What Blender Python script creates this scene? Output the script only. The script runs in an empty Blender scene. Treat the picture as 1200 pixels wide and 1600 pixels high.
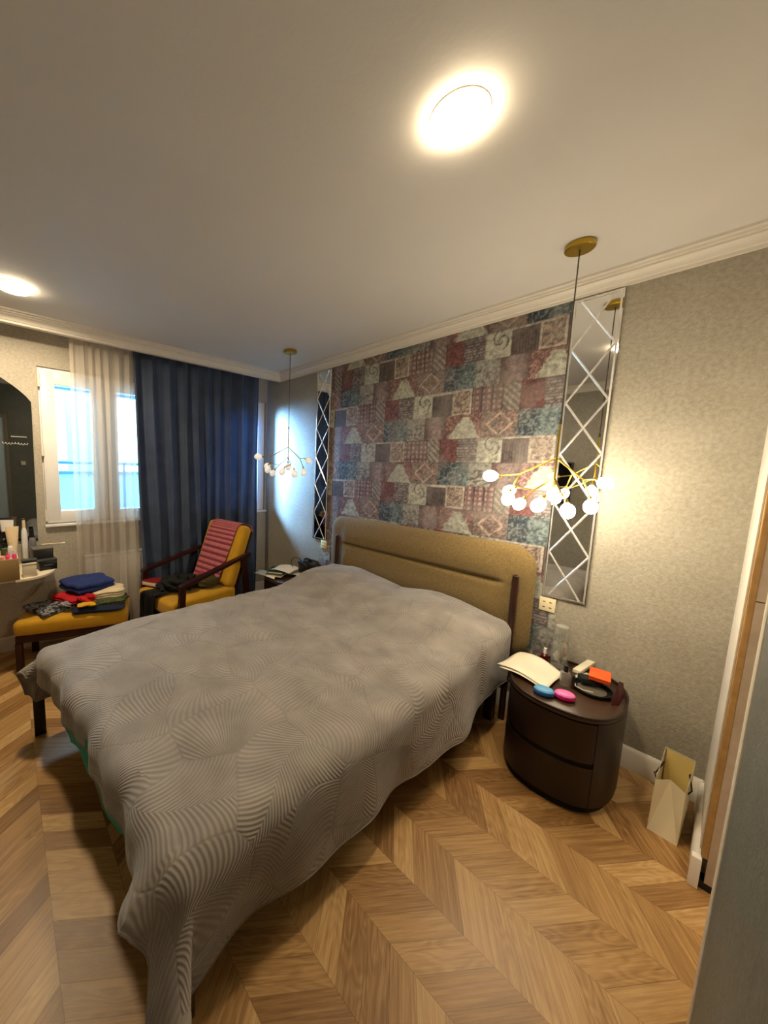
import bpy, bmesh, math, random
from math import sin, cos, pi, radians as rad, atan2, hypot, floor
from mathutils import Vector, Matrix
random.seed(7)
C = bpy.context.scene.collection

# ------------------------------------------------------------------ helpers
def srgb(r, g, b):
    f = lambda c: (c/255/12.92) if c/255 <= .04045 else ((c/255+.055)/1.055)**2.4
    return (f(r), f(g), f(b), 1)

class N:
    """small wrapper for node graphs"""
    def __init__(s, name):
        s.m = bpy.data.materials.new(name); s.m.use_nodes = True
        s.t = s.m.node_tree; s.t.nodes.clear()
        s.out = s.t.nodes.new('ShaderNodeOutputMaterial')
    def n(s, typ, ins=None, **kw):
        nd = s.t.nodes.new('ShaderNode'+typ)
        for k, v in kw.items(): setattr(nd, k, v)
        if ins:
            for k, v in ins.items(): s.put(nd.inputs[k], v)
        return nd
    def put(s, sock, v):
        if isinstance(v, bpy.types.NodeSocket): s.t.links.new(v, sock)
        elif isinstance(v, bpy.types.Node): s.t.links.new(v.outputs[0], sock)
        else: sock.default_value = v
    def math(s, op, a, b=0, c=0):
        nd = s.t.nodes.new('ShaderNodeMath'); nd.operation = op
        s.put(nd.inputs[0], a); s.put(nd.inputs[1], b); s.put(nd.inputs[2], c)
        return nd.outputs[0]
    def ramp(s, fac, stops):
        nd = s.t.nodes.new('ShaderNodeValToRGB'); e = nd.color_ramp.elements
        e[0].position, e[0].color = stops[0]; e[1].position, e[1].color = stops[-1]
        for p, c in stops[1:-1]:
            k = e.new(p); k.color = c
        s.put(nd.inputs[0], fac); return nd.outputs[0]
    def mix(s, fac, a, b, bt='MIX'):
        nd = s.t.nodes.new('ShaderNodeMix'); nd.data_type = 'RGBA'; nd.blend_type = bt
        s.put(nd.inputs[0], fac); s.put(nd.inputs[6], a); s.put(nd.inputs[7], b)
        return nd.outputs[2]
    def bsdf(s, **kw):
        nd = s.t.nodes.new('ShaderNodeBsdfPrincipled')
        for k, v in kw.items(): s.put(nd.inputs[k.replace('_', ' ')], v)
        return nd
    def done(s, sh):
        s.put(s.out.inputs[0], sh); return s.m

def mat(name, col, rough=.6, metal=0, bump=0, bscale=200, var=.0, vscale=8, sheen=0, trans=0, ior=1.45, emit=None, estr=0, coat=0):
    g = N(name)
    tc = g.n('TexCoord').outputs['Object']
    base = col
    if var:
        nz = g.n('TexNoise', {'Vector': tc, 'Scale': vscale, 'Detail': 5.0})
        k = g.ramp(nz.outputs[0], [(.3, tuple(c*(1-var) for c in col[:3])+(1,)), (.7, tuple(min(1, c*(1+var)) for c in col[:3])+(1,))])
        base = k
    b = g.bsdf(Base_Color=base, Roughness=rough, Metallic=metal, IOR=ior)
    if sheen: b.inputs['Sheen Weight'].default_value = sheen
    if coat: b.inputs['Coat Weight'].default_value = coat
    if trans: b.inputs['Transmission Weight'].default_value = trans
    if emit: b.inputs['Emission Color'].default_value = emit; b.inputs['Emission Strength'].default_value = estr
    if bump:
        nz = g.n('TexNoise', {'Vector': tc, 'Scale': bscale, 'Detail': 3.0})
        bp = g.n('Bump', {'Height': nz.outputs[0], 'Strength': bump, 'Distance': .002})
        g.put(b.inputs['Normal'], bp.outputs[0])
    return g.done(b.outputs[0])

def tag(o, label, cat, group=None, kind=None):
    o['label'] = label; o['category'] = cat
    if group: o['group'] = group
    if kind: o['kind'] = kind
    return o
def thing(name, label, cat, loc=(0, 0, 0), rz=0, group=None):
    o = bpy.data.objects.new(name, None); o.empty_display_size = .05
    C.objects.link(o); o.location = loc; o.rotation_euler = (0, 0, rz)
    return tag(o, label, cat, group)

class MB:
    def __init__(s): s.b = bmesh.new()
    def face(s, pts, mi=0):
        vs = [s.b.verts.new(p) for p in pts]
        f = s.b.faces.new(vs); f.material_index = mi; return f
    def box(s, a, b, bev=0, M=None, seg=2):
        x0, y0, z0 = a; x1, y1, z1 = b
        t = bmesh.new(); bmesh.ops.create_cube(t, size=1)
        for v in t.verts:
            v.co = Vector(((x0+x1)/2+v.co.x*(x1-x0), (y0+y1)/2+v.co.y*(y1-y0), (z0+z1)/2+v.co.z*(z1-z0)))
        if bev: bmesh.ops.bevel(t, geom=list(t.edges), offset=bev, segments=seg, profile=.5, affect='EDGES')
        s.merge(t, M); return s
    def merge(s, t, M=None):
        if M: bmesh.ops.transform(t, matrix=M, verts=t.verts)
        me = bpy.data.meshes.new('tmp'); t.to_mesh(me); t.free(); s.b.from_mesh(me); bpy.data.meshes.remove(me)
    def grid(s, nu, nv, fn, closeu=False, capv=False):
        g = [[s.b.verts.new(fn(i, j)) for j in range(nv)] for i in range(nu)]
        for i in range(nu if closeu else nu-1):
            for j in range(nv-1):
                s.b.faces.new((g[i][j], g[(i+1) % nu][j], g[(i+1) % nu][j+1], g[i][j+1]))
        if capv:
            s.b.faces.new([g[i][0] for i in range(nu)][::-1]); s.b.faces.new([g[i][-1] for i in range(nu)])
        return g
    def lathe(s, prof, n=32, c=(0, 0, 0), M=None, sx=1, sy=1):
        t = MB()
        t.grid(n, len(prof), lambda i, j: Vector((c[0]+sx*prof[j][0]*cos(2*pi*i/n), c[1]+sy*prof[j][0]*sin(2*pi*i/n), c[2]+prof[j][1])), True, True)
        bmesh.ops.remove_doubles(t.b, verts=t.b.verts, dist=1e-6)
        s.merge(t.b, M); return s
    def tube(s, pts, r, n=10, cap=True):
        pts = [Vector(p) for p in pts]; rs = r if isinstance(r, (list, tuple)) else [r]*len(pts)
        up = Vector((0, 0, 1)); fr = []
        d0 = (pts[1]-pts[0]).normalized()
        a = d0.cross(up);
        if a.length < .1: a = d0.cross(Vector((1, 0, 0)))
        a.normalize()
        for i, p in enumerate(pts):
            d = (pts[min(i+1, len(pts)-1)]-pts[max(i-1, 0)]).normalized()
            a = (a-d*a.dot(d)).normalized(); fr.append((a.copy(), d.cross(a)))
        s.grid(n, len(pts), lambda i, j: pts[j]+fr[j][0]*rs[j]*cos(2*pi*i/n)+fr[j][1]*rs[j]*sin(2*pi*i/n), True, cap); return s
    def prism(s, poly, z0, z1, bev=0, M=None):
        t = bmesh.new()
        f = t.faces.new([t.verts.new((x, y, z0)) for x, y in poly])
        r = bmesh.ops.extrude_face_region(t, geom=[f])
        for v in r['geom']:
            if isinstance(v, bmesh.types.BMVert): v.co.z = z1
        bmesh.ops.recalc_face_normals(t, faces=t.faces)
        if bev: bmesh.ops.bevel(t, geom=[e for e in t.edges if abs(e.verts[0].co.z-e.verts[1].co.z) < 1e-6], offset=bev, segments=3, profile=.5, affect='EDGES')
        s.merge(t, M); return s
    def done(s, name, m, parent=None, smooth=True, solid=0, uv=None, norm=True, sub=0):
        if norm: bmesh.ops.recalc_face_normals(s.b, faces=s.b.faces)
        me = bpy.data.meshes.new(name); s.b.to_mesh(me); s.b.free()
        o = bpy.data.objects.new(name, me); C.objects.link(o)
        for k in (m if isinstance(m, list) else [m]): me.materials.append(k)
        if smooth:
            me.polygons.foreach_set('use_smooth', [True]*len(me.polygons))
            try: me.set_sharp_from_angle(angle=rad(38))
            except Exception: pass
        if parent: o.parent = parent
        if solid:
            md = o.modifiers.new('s', 'SOLIDIFY'); md.thickness = solid; md.offset = 0
        if sub:
            md = o.modifiers.new('u', 'SUBSURF'); md.levels = sub; md.render_levels = sub
        return o
def struct(o): o['kind'] = 'structure'; return o
def Rz(a, loc=(0, 0, 0)): return Matrix.Translation(loc) @ Matrix.Rotation(a, 4, 'Z')

def hsh(i, j=0, k=0):
    x = sin(i*127.1+j*311.7+k*74.7)*43758.5453; return x-floor(x)
def vnoise(x, y, k=0):
    i, j = floor(x), floor(y); u, v = x-i, y-j; u = u*u*(3-2*u); v = v*v*(3-2*v)
    return (hsh(i, j, k)*(1-u)+hsh(i+1, j, k)*u)*(1-v)+(hsh(i, j+1, k)*(1-u)+hsh(i+1, j+1, k)*u)*v
def sm(a, b, x):
    t = max(0, min(1, (x-a)/(b-a))); return t*t*(3-2*t)

# ------------------------------------------------------------------ camera
F_, YAW, PIT, ROL, CX, CY, CZ, PX, PY = 552.83187, .87466683, .11811062, .026047407, 3.7316934, -2.5806650, 1.6088142, -134.70264, -3.8730018
cd = bpy.data.cameras.new('camera'); cam = bpy.data.objects.new('camera', cd); C.objects.link(cam)
fw = Vector((-sin(YAW)*cos(PIT), cos(YAW)*cos(PIT), -sin(PIT))); rt = fw.cross(Vector((0, 0, 1))).normalized(); up = rt.cross(fw)
r2 = rt*cos(ROL)+up*sin(ROL); u2 = -rt*sin(ROL)+up*cos(ROL)
cam.matrix_world = Matrix(((r2.x, u2.x, -fw.x, CX), (r2.y, u2.y, -fw.y, CY), (r2.z, u2.z, -fw.z, CZ), (0, 0, 0, 1)))
cd.sensor_fit = 'HORIZONTAL'; cd.sensor_width = 36; cd.lens = F_/1200*36
cd.shift_x = -PX/1200; cd.shift_y = PY/1200; cd.clip_start = .02
bpy.context.scene.camera = cam

# ------------------------------------------------------------------ materials
def wallpaper_plain(name, c1, c2):
    g = N(name); tc = g.n('TexCoord').outputs['Object']
    n1 = g.n('TexNoise', {'Vector': tc, 'Scale': 55.0, 'Detail': 6.0, 'Roughness': .7})
    n2 = g.n('TexNoise', {'Vector': tc, 'Scale': 3.0, 'Detail': 3.0})
    v = g.n('TexVoronoi', {'Vector': tc, 'Scale': 120.0})
    f = g.math('ADD', g.math('MULTIPLY', n1.outputs[0], .7), g.math('MULTIPLY', n2.outputs[0], .3))
    col = g.ramp(f, [(.36, c1), (.64, c2)])
    h = g.math('ADD', n1.outputs[0], g.math('MULTIPLY', v.outputs[0], .5))
    b = g.bsdf(Base_Color=col, Roughness=.55)
    g.put(b.inputs['Normal'], g.n('Bump', {'Height': h, 'Strength': .45, 'Distance': .003}).outputs[0])
    return g.done(b.outputs[0])
M_wall = wallpaper_plain('grey_wallpaper', srgb(139, 132, 117), srgb(172, 165, 150))
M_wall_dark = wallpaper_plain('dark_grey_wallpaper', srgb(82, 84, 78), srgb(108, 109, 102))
M_ceil = mat('ceiling_paint', srgb(212, 208, 203), .75, bump=.25, bscale=60, var=.02, vscale=2)
M_white = mat('white_trim', srgb(222, 215, 204), .45)
M_plaster = mat('raw_plaster', srgb(176, 156, 134), .9, bump=.8, bscale=25, var=.12, vscale=12)
M_bead = mat('plaster_bead', srgb(205, 196, 178), .8, bump=.6, bscale=90, var=.08, vscale=30)
M_rawwood = mat('raw_wood', srgb(160, 122, 70), .7, var=.2, vscale=20)
M_pvc = mat('window_pvc', srgb(232, 230, 228), .35)
M_dark = mat('near_black', srgb(14, 14, 15), .5)
M_brass = mat('brass', srgb(190, 158, 60), .28, 1)
M_cord = mat('cord_grey', srgb(70, 62, 50), .5)

def floor_mat():
    g = N('chevron_oak'); tc = g.n('TexCoord').outputs['Object']
    sx = g.n('SeparateXYZ', {0: tc}); x, y = sx.outputs[0], sx.outputs[1]
    yb = g.math('DIVIDE', g.math('ADD', y, .77), .22)
    pp = g.math('PINGPONG', yb, 1.0)
    band = g.math('FLOOR', yb)
    xs = g.math('SUBTRACT', g.math('SUBTRACT', x, .035), g.math('MULTIPLY', pp, .15))
    u = g.math('DIVIDE', xs, .098)
    pi_ = g.math('FLOOR', u); uf = g.math('FRACT', u)
    idv = g.n('CombineXYZ', {0: pi_, 1: band, 2: 0.0})
    wn = g.n('TexWhiteNoise', {'Vector': idv.outputs[0]}, noise_dimensions='3D')
    r = wn.outputs['Value']; r3 = g.n('SeparateXYZ', {0: wn.outputs['Color']})
    # grain: shear coordinates, stretched along the plank
    gv = g.n('CombineXYZ', {0: g.math('MULTIPLY', xs, 105.0), 1: g.math('MULTIPLY', pp, .22*5.0), 2: g.math('MULTIPLY', r, 57.0)})
    gn = g.n('TexNoise', {'Vector': gv.outputs[0], 'Scale': 1.0, 'Detail': 6.0, 'Roughness': .72, 'Distortion': .25})
    cv = g.n('CombineXYZ', {0: g.math('MULTIPLY', xs, 9.0), 1: g.math('MULTIPLY', pp, .22*3.4), 2: g.math('MULTIPLY', r3.outputs[1], 91.0)})
    cn = g.n('TexNoise', {'Vector': cv.outputs[0], 'Scale': 1.0, 'Detail': 2.0})
    rings = g.math('SINE', g.math('MULTIPLY', cn.outputs[0], 75.0))
    rings = g.math('MULTIPLY', g.math('MULTIPLY', rings, .05), g.math('GREATER_THAN', r3.outputs[2], .6))
    t = g.math('ADD', g.math('ADD', g.math('MULTIPLY', gn.outputs[0], .85), rings), g.math('MULTIPLY', g.math('SUBTRACT', r, .5), .42))
    t = g.math('ADD', t, .07)
    col = g.ramp(t, [(.10, srgb(98, 66, 34)), (.36, srgb(146, 106, 60)), (.56, srgb(182, 141, 88)), (.85, srgb(214, 178, 124))])
    # joints
    e1 = g.math('MINIMUM', uf, g.math('SUBTRACT', 1.0, uf))
    j1 = g.math('LESS_THAN', e1, .012)
    e2 = g.math('FRACT', yb); e2 = g.math('MINIMUM', e2, g.math('SUBTRACT', 1.0, e2))
    j2 = g.math('LESS_THAN', e2, .005)
    j = g.math('MAXIMUM', j1, j2)
    col = g.mix(g.math('MULTIPLY', j, .45), col, srgb(78, 46, 22))
    rough = g.math('ADD', g.math('MULTIPLY', gn.outputs[0], .2), .3)
    b = g.bsdf(Base_Color=col, Roughness=rough); b.inputs['Specular IOR Level'].default_value = .45
    h = g.math('SUBTRACT', g.math('MULTIPLY', gn.outputs[0], .6), g.math('MULTIPLY', j, .8))
    g.put(b.inputs['Normal'], g.n('Bump', {'Height': h, 'Strength': .35, 'Distance': .0015}).outputs[0])
    return g.done(b.outputs[0])
M_floor = floor_mat()

def glass_mat(name, tint, refl=.12):
    g = N(name)
    t = g.n('BsdfTransparent', {'Color': tint}); gl = g.n('BsdfGlossy', {'Roughness': .02})
    fr = g.n('Fresnel', {'IOR': 1.45})
    mx = g.n('MixShader', {0: fr.outputs[0], 1: t.outputs[0], 2: gl.outputs[0]})
    return g.done(mx.outputs[0])
M_pane = glass_mat('window_glass', (.86, .97, 1, 1))
def thin_glass():
    g = N('clear_glass'); t = g.n('BsdfTransparent', {'Color': (.93, .94, .92, 1)}); gl = g.n('BsdfGlossy', {'Roughness': .06})
    df = g.n('BsdfDiffuse', {'Color': (.75, .74, .70, 1)}); lw = g.n('LayerWeight', {'Blend': .35})
    f1 = g.math('ADD', g.math('MULTIPLY', lw.outputs['Facing'], .45), .06)
    m1 = g.n('MixShader', {0: f1, 1: t.outputs[0], 2: gl.outputs[0]}); m2 = g.n('MixShader', {0: g.math('ADD', g.math('MULTIPLY', lw.outputs['Facing'], .22), .05), 1: m1.outputs[0], 2: df.outputs[0]})
    return g.done(m2.outputs[0])
M_clear = thin_glass()
M_mirror = mat('mirror_silver', (.86, .87, .86, 1), .02, 1)
M_bevel = mat('mirror_bevel', (.93, .92, .90, 1), .16, .72)  # whitened and less metallic, painting in the lamp light the strips reflect
M_vanmirror = mat('mirror_smoked', (.42, .43, .40, 1), .03, 1)

# ------------------------------------------------------------------ room shell
ZC, ZB = 2.68, 2.60       # ceiling, bottom of cornice
YF, YA = -2.9, -3.6       # opposite wall, back of alcove
XR = 3.83
b = MB(); b.box((-.2, YA-.15, -.1), (5.0, .2, 0)); struct(b.done('floor', M_floor, smooth=False))
b = MB(); b.box((-.2, YA-.15, ZC), (5.0, .2, ZC+.1)); struct(b.done('ceiling', M_ceil, smooth=False))
b = MB(); b.box((-.2, 0, 0), (5.0, .15, ZC)); struct(b.done('wall_headboard', M_wall, smooth=False))
WY0, WY1, WZ0, WZ1 = -2.315, -.025, 1.05, 2.39
b = MB()
b.box((-.2, YA-.15, 0), (0, WY0, ZC)); b.box((-.2, WY1, 0), (0, 0, ZC))
b.box((-.2, WY0, 0), (0, WY1, WZ0)); b.box((-.2, WY0, WZ1), (0, WY1, ZC))
M_wallw = wallpaper_plain('lamplit_wallpaper', srgb(160, 152, 138), srgb(190, 182, 166))  # the grey paper again, with the lamp's warm brightness put into its colour
struct(b.done('wall_window', M_wallw, smooth=False))
b = MB(); b.box((1.7, YF-.15, 0), (XR, YF, ZC)); struct(b.done('wall_opposite', M_wall, smooth=False))
b = MB(); b.box((1.7, YA, 0), (1.8, YF-.15, ZC)); struct(b.done('wall_alcove_side', M_wall, smooth=False))
b = MB(); b.box((0, YA-.15, 0), (1.8, YA, ZC)); struct(b.done('wall_alcove_back', M_wall, smooth=False))
# right wall: near piece, then a doorway, then the far stub with a raw plaster reveal
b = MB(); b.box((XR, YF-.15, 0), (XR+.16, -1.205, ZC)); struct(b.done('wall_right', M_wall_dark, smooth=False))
b = MB(); b.box((XR-.004, -1.235, 0), (XR+.16, -1.185, ZC), .006); struct(b.done('trim_1', M_bead))
b = MB(); b.box((XR, -.50, 0), (XR+.16, 0, ZC)); struct(b.done('wall_right_stub', M_wall, smooth=False))
b = MB(); b.box((XR+.018, -.55, 0.03), (XR+.16, -.50, 1.176)); b.box((XR+.016, -.548, 1.18), (XR+.16, -.50, ZC)); struct(b.done('trim_2', M_plaster, smooth=False))
b = MB()
b.grid(2, 40, lambda i, j: Vector((XR+(.017 if i else .001), -.553+.004*vnoise(j*.6, 3), .13+j*(ZC-.14)/39)))
b.box((XR+.001, -.552, .13), (XR+.018, -.50, ZC), .003)
struct(b.done('trim_3', M_rawwood, smooth=False))
b = MB(); b.box((XR+.0, -.55, 0), (XR+.16, -.50, .03)); struct(b.done('trim_4', M_dark, smooth=False))
b = MB(); b.box((5.0, YF-.15, 0), (5.1, .2, ZC)); b.box((XR, YF-.25, 0), (5.1, YF-.15, ZC)); struct(b.done('wall_hall', M_wall, smooth=False))
b = MB(); b.box((XR-.004, -.50, .0), (XR, 0, ZC)); struct(b.done('trim_5', M_white, smooth=False))

# cornice (mitred)
PROF = [(0, ZB), (.016, ZB), (.016, ZB+.014), (.024, ZB+.016), (.028, ZB+.030), (.040, ZB+.044), (.052, ZB+.048), (.052, ZB+.058), (.066, ZB+.058), (.068, ZB+.068), (.092, ZB+.068), (.092, ZC)]
def sweep(path, prof, name, m, zs=1):
    """path: list of (x,y, nx,ny) with mitre offset directions"""
    b = MB(); b.grid(len(path), len(prof), lambda i, j: Vector((path[i][0]+path[i][2]*prof[j][0], path[i][1]+path[i][3]*prof[j][0], prof[j][1])))
    return struct(b.done(name, m))
XN = .27
sweep([(XR, 0, 0, -1), (XN, 0, 1, -1)], PROF, 'trim_6', M_white)
sweep([(XN, 0, 1, -1), (XN, YA, 1, 0)], PROF, 'trim_7', M_white)
b = MB(); b.box((XN-.03, YA, ZB), (XN, 0, ZC)); struct(b.done('trim_8', M_white, smooth=False))
sweep([(1.7, YF, 1, 1), (XR, YF, -1, 1)], PROF, 'trim_9', M_white)
sweep([(XR, YF, -1, 1), (XR, -1.21, -1, 0)], PROF, 'trim_10', M_white)
# skirting
BP = [(0, 0), (.016, 0), (.016, .108), (.010, .118), (.004, .126), (0, .126)]
sweep([(0, 0, 1, -1), (XR, 0, -1, -1)], BP, 'baseboard_headboard', M_white)
BP2 = [(0, 0), (.022, 0), (.022, .108), (.014, .12), (.004, .126), (0, .126)]
b = MB(); b.grid(2, len(BP2), lambda i, j: Vector((XR-BP2[j][0], -.016 if i else -.565, BP2[j][1])), capv=False)
b.prism([(XR-.024, -.57), (XR+.004, -.57), (XR+.004, -.54), (XR-.024, -.54)], 0, .13, .003)
struct(b.done('baseboard_right', M_white))
sweep([(0, YA, 1, 1), (0, 0, 1, -1)], BP, 'baseboard_window', M_white)
sweep([(1.8, YF, 1, 1), (XR, YF, -1, 1)], BP, 'baseboard_opposite', M_white)

# ------------------------------------------------------------------ window
def frame_rect(b, y0, y1, z0, z1, w, x0, x1, bev=.006):
    b.box((x0, y0, z0), (x1, y0+w, z1), bev); b.box((x0, y1-w, z0), (x1, y1, z1), bev)
    b.box((x0, y0+w*.9, z0), (x1, y1-w*.9, z0+w), bev); b.box((x0, y0+w*.9, z1-w), (x1, y1-w*.9, z1), bev)
b = MB(); frame_rect(b, WY0, WY1, WZ0, WZ1, .045, -.09, -.02)
b.box((-.09, -1.83, WZ0), (-.02, -1.80, WZ1), .004); b.box((-.09, -1.12, WZ0), (-.02, -1.08, WZ1), .004)
win = struct(b.done('window_1', M_pvc))
b = MB(); frame_rect(b, WY0+.012, -1.82, WZ0+.02, WZ1-.03, .105, -.07, .012); s1 = b.done('sash', M_pvc, win)
b = MB(); frame_rect(b, -1.81, -1.10, WZ0+.02, WZ1-.03, .095, -.07, .008); s2 = b.done('sash', M_pvc, win)
b = MB(); frame_rect(b, -1.10, WY1-.02, WZ0+.02, WZ1-.03, .095, -.07, .008); s3 = b.done('sash', M_pvc, win)
for s_, (a, c_) in zip((s1, s2, s3), ((WY0+.1, -1.92), (-1.72, -1.19), (-1.01, WY1-.11))):
    b = MB(); b.box((-.045, a, WZ0+.11), (-.039, c_, WZ1-.12)); b.done('pane', M_pane, s_, smooth=False)
for z in (2.27, 1.70, 1.14):
    b = MB(); b.tube([(.016, WY0+.008, z-.05), (.016, WY0+.008, z+.05)], .011, 10); b.done('hinge', M_white, win)
b = MB(); b.box((.0, WY0-.004, WZ0-.012), (.03, WY1+.02, WZ0+.012), .004); b.done('window_ledge', M_pvc, win)
# white reveal around the opening
b = MB()
b.box((-.2, WY0-.0, WZ0), (-.09, WY0+.004, WZ1)); b.box((-.2, WY1-.004, WZ0), (-.09, WY1, WZ1)); b.box((-.2, WY0, WZ1-.004), (-.09, WY1, WZ1))
b.done('window_reveal', M_pvc, win, smooth=False)

# ------------------------------------------------------------------ outside
M_out_white = mat('outside_render', srgb(235, 240, 245), .8, var=.05, vscale=3)
M_out_pale = mat('outside_pale', srgb(190, 205, 215), .6)
M_out_teal = mat('outside_teal', srgb(150, 200, 210), .5, var=.06, vscale=4)
M_out_blue = mat('outside_blue', srgb(60, 105, 140), .6)
M_out_green = mat('outside_green', srgb(110, 190, 160), .6)
bl = thing('apartment_building', 'white rendered building across the street seen through the window', 'building', (-7, -2.5, -6))
b = MB(); b.box((-3, -5, 0), (0, 6, 11)); b.done('wall', M_out_white, bl, smooth=False)
for (y, z) in ((1.0, 7.2), (1.9, 7.2), (-.6, 7.2), (3.0, 7.2), (1.0, 9), (3.0, 9), (-.6, 9)):
    b = MB(); b.box((-.02, y-.25, z), (.03, y+.25, z+.8), .01); b.done('window', M_out_pale, bl, smooth=False)
cy_ = thing('balcony_railing', 'teal frosted balcony railing panel with dark handrail outside the window', 'railing', (-.95, -1.4, 0))
b = MB(); b.box((-.02, -1.7, .2), (.0, 1.6, 1.50), .004); b.done('panel', M_out_teal, cy_, smooth=False)
b = MB(); b.tube([(0, -1.7, 1.60), (0, 1.6, 1.60)], .02, 10); b.box((-.03, -1.7, 1.47), (.03, 1.6, 1.505), .004); b.done('handrail', M_out_blue, cy_)
for k in range(5):
    b = MB(); b.tube([(0, -1.6+k*.78, 0.1), (0, -1.6+k*.78, 1.6)], .014, 8); b.done('post', M_out_blue, cy_)
rb = MB(); rb.box((-.62, -2.6, 2.32), (-.56, -.3, 2.46), .01); tag(rb.done('blind_box', M_out_blue), 'dark blue shutter box above the outside of the window', 'shutter')
gb = MB(); gb.box((-3.2, -1.75, -.6), (-3.1, -1.35, 2.9), .02); tag(gb.done('downpipe_column', M_out_green), 'green painted column outside the window', 'column')
b = MB(); b.box((-1.1, -3.6, -.1), (-.2, .4, 0)); struct(b.done('floor_balcony', M_out_white, smooth=False))

# ------------------------------------------------------------------ patchwork wallpaper
def paper_panel():
    x0, x1, z0, z1 = 1.03, 3.155, .127, ZB+.0
    st = .0068
    nx, nz = int((x1-x0)/st)+1, int((z1-z0)/st)+1
    L = lambda *c: srgb(*c)[:3]
    RED, TXT, WHT, DRK, FRM, MAR, CHV = L(128, 64, 62), L(92, 82, 84), L(168, 168, 152), L(96, 80, 76), L(158, 138, 120), L(116, 82, 82), L(112, 102, 98)
    BLU, NAV, WGR, PGR, ORG = L(88, 110, 116), L(50, 66, 82), L(142, 142, 134), L(142, 120, 118), L(144, 110, 100)
    P, H = 1.05, .687
    mul = lambda c, k: tuple(max(0, v*k) for v in c)
    lerp = lambda a, b_, t: tuple(a[i]+(b_[i]-a[i])*t for i in range(3))
    def orn(X, Z, s, seed):                     # damask-like blotches with swirls
        a = vnoise(X*s, Z*s, seed)+.5*vnoise(X*s*2.3, Z*s*2.3, seed+3)
        return sin(a*11)
    def paint(X, Z):
        bb = ((1.849-Z)/H) % 1; row = int(bb*4); rb_ = bb*4-row
        a = ((X-2.316)/P + (.5 if row > 1 else 0)) % 1
        n1 = vnoise(X*55, Z*55, 1); n2 = vnoise(X*130, Z*130, 2); n3 = vnoise(X*9, Z*9, 5)
        if row % 2 == 0:
            if a < .128:   c = lerp(RED, L(60, 38, 40), .6 if orn(X, Z, 42, 11) > .25 else 0); e = (a, .128)
            elif a < .265:
                e = (a-.128, .137); c = TXT
                if (rb_*9) % 1 > .45 and vnoise(X*120, floor(rb_*9), 7) > .4: c = L(142, 130, 128)
            elif a < .42:
                e = (a-.265, .155); c = WHT
                u, v = (e[0]/e[1]-.6)*2, (rb_-.35)*2; d = hypot(u, v)
                if abs(sin(d*6-atan2(v, u))) < .33 and d < .75: c = L(100, 92, 92)
            elif a < .57:
                e = (a-.42, .15); c = DRK
                if rb_ < .1: c = L(178, 172, 160)
                elif rb_ > .3 and (e[0]*60) % 1 > .55: c = L(70, 60, 62)
            elif a < .705:
                e = (a-.57, .135); u = e[0]/e[1]; c = FRM
                if min(u, 1-u) < .1 or min(rb_, 1-rb_) < .08: c = L(178, 165, 148)
                elif orn(X, Z, 38, 19) > .35: c = L(110, 86, 80)
            elif a < .90:
                e = (a-.705, .195); c = MAR; u = e[0]/e[1]
                q = abs(sin(X*85))*abs(sin(Z*85))
                if q > .55: c = L(160, 132, 124)
                if abs(((u*3) % 1)-.5) > .44: c = L(74, 56, 62)
            else:
                e = (a-.90, .10); c = CHV
                if ((X+Z)*22) % 1 > .6: c = L(156, 146, 134)
        else:
            if a < .22:
                e = (a, .22); c = lerp(NAV, BLU, sm(.08, .14, a))
                o = orn(X, Z, 34, 23)
                if o > .3: c = lerp(c, L(128, 142, 140), .6)
                elif o < -.6: c = mul(c, .6)
            elif a < .37:
                e = (a-.22, .15); c = WGR
                if orn(X, Z, 24, 31) > .55 and rb_ > .3: c = L(100, 90, 90)
            elif a < .53:
                e = (a-.37, .16); c = lerp(PGR, L(102, 76, 76), sm(.1, .5, abs(e[0]/e[1]-.55)))
            elif a < .78:
                e = (a-.53, .25); u = abs(e[0]/e[1]-.55)*2; c = L(112, 72, 72)
                w = .12+.75*rb_+.14*(vnoise(Z*60, X*20, 9)-.5)
                if u < w and rb_ > .12 : c = L(166, 168, 150)
                elif orn(X, Z, 50, 41) > .4: c = L(158, 112, 104)
            else:
                e = (a-.78, .22); c = ORG; u = e[0]/e[1]
                if abs(abs(u-.5)*1.2+abs(rb_-.5)-.42) < .05: c = L(176, 150, 130)
                elif orn(X, Z, 55, 47) > .45: c = L(84, 88, 88)
        if e[0]*P < .006 or rb_ < .035: c = mul(c, .72)
        g_ = (c[0]+c[1]+c[2])/3; c = lerp(c, (g_*1.06, g_, g_*.95), .30)
        k = .26+.58*n1+.66*n2
        c = mul(c, k)
        t = sm(.45, .8, n3)*.28                      # worn, faded places
        return lerp(c, L(140, 132, 126), t)
    b = MB(); vs = []; cols = []
    g = b.grid(nx, nz, lambda i, j: Vector((x0+(x1-x0)*i/(nx-1), -.004, z0+(z1-z0)*j/(nz-1))))
    b.b.verts.index_update()
    for i in range(nx):
        for j in range(nz):
            v = g[i][j].co; c = paint(v.x, v.z); cols += [c[0], c[1], c[2], 1]
    gm = N('patchwork_wallpaper')
    at = gm.n('Attribute', attribute_name='Col')
    tc = gm.n('TexCoord').outputs['Object']
    nz_ = gm.n('TexNoise', {'Vector': tc, 'Scale': 260.0, 'Detail': 3.0})
    k = gm.ramp(nz_.outputs[0], [(.35, (.66, .66, .66, 1)), (.65, (1.3, 1.3, 1.3, 1))])
    col = gm.mix(1.0, at.outputs['Color'], k, 'MULTIPLY')
    bs = gm.bsdf(Base_Color=col, Roughness=.5)
    gm.put(bs.inputs['Normal'], gm.n('Bump', {'Height': nz_.outputs[0], 'Strength': .4, 'Distance': .002}).outputs[0])
    o = b.done('accent_wallpaper', gm.done(bs.outputs[0]), smooth=False, norm=False)
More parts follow.
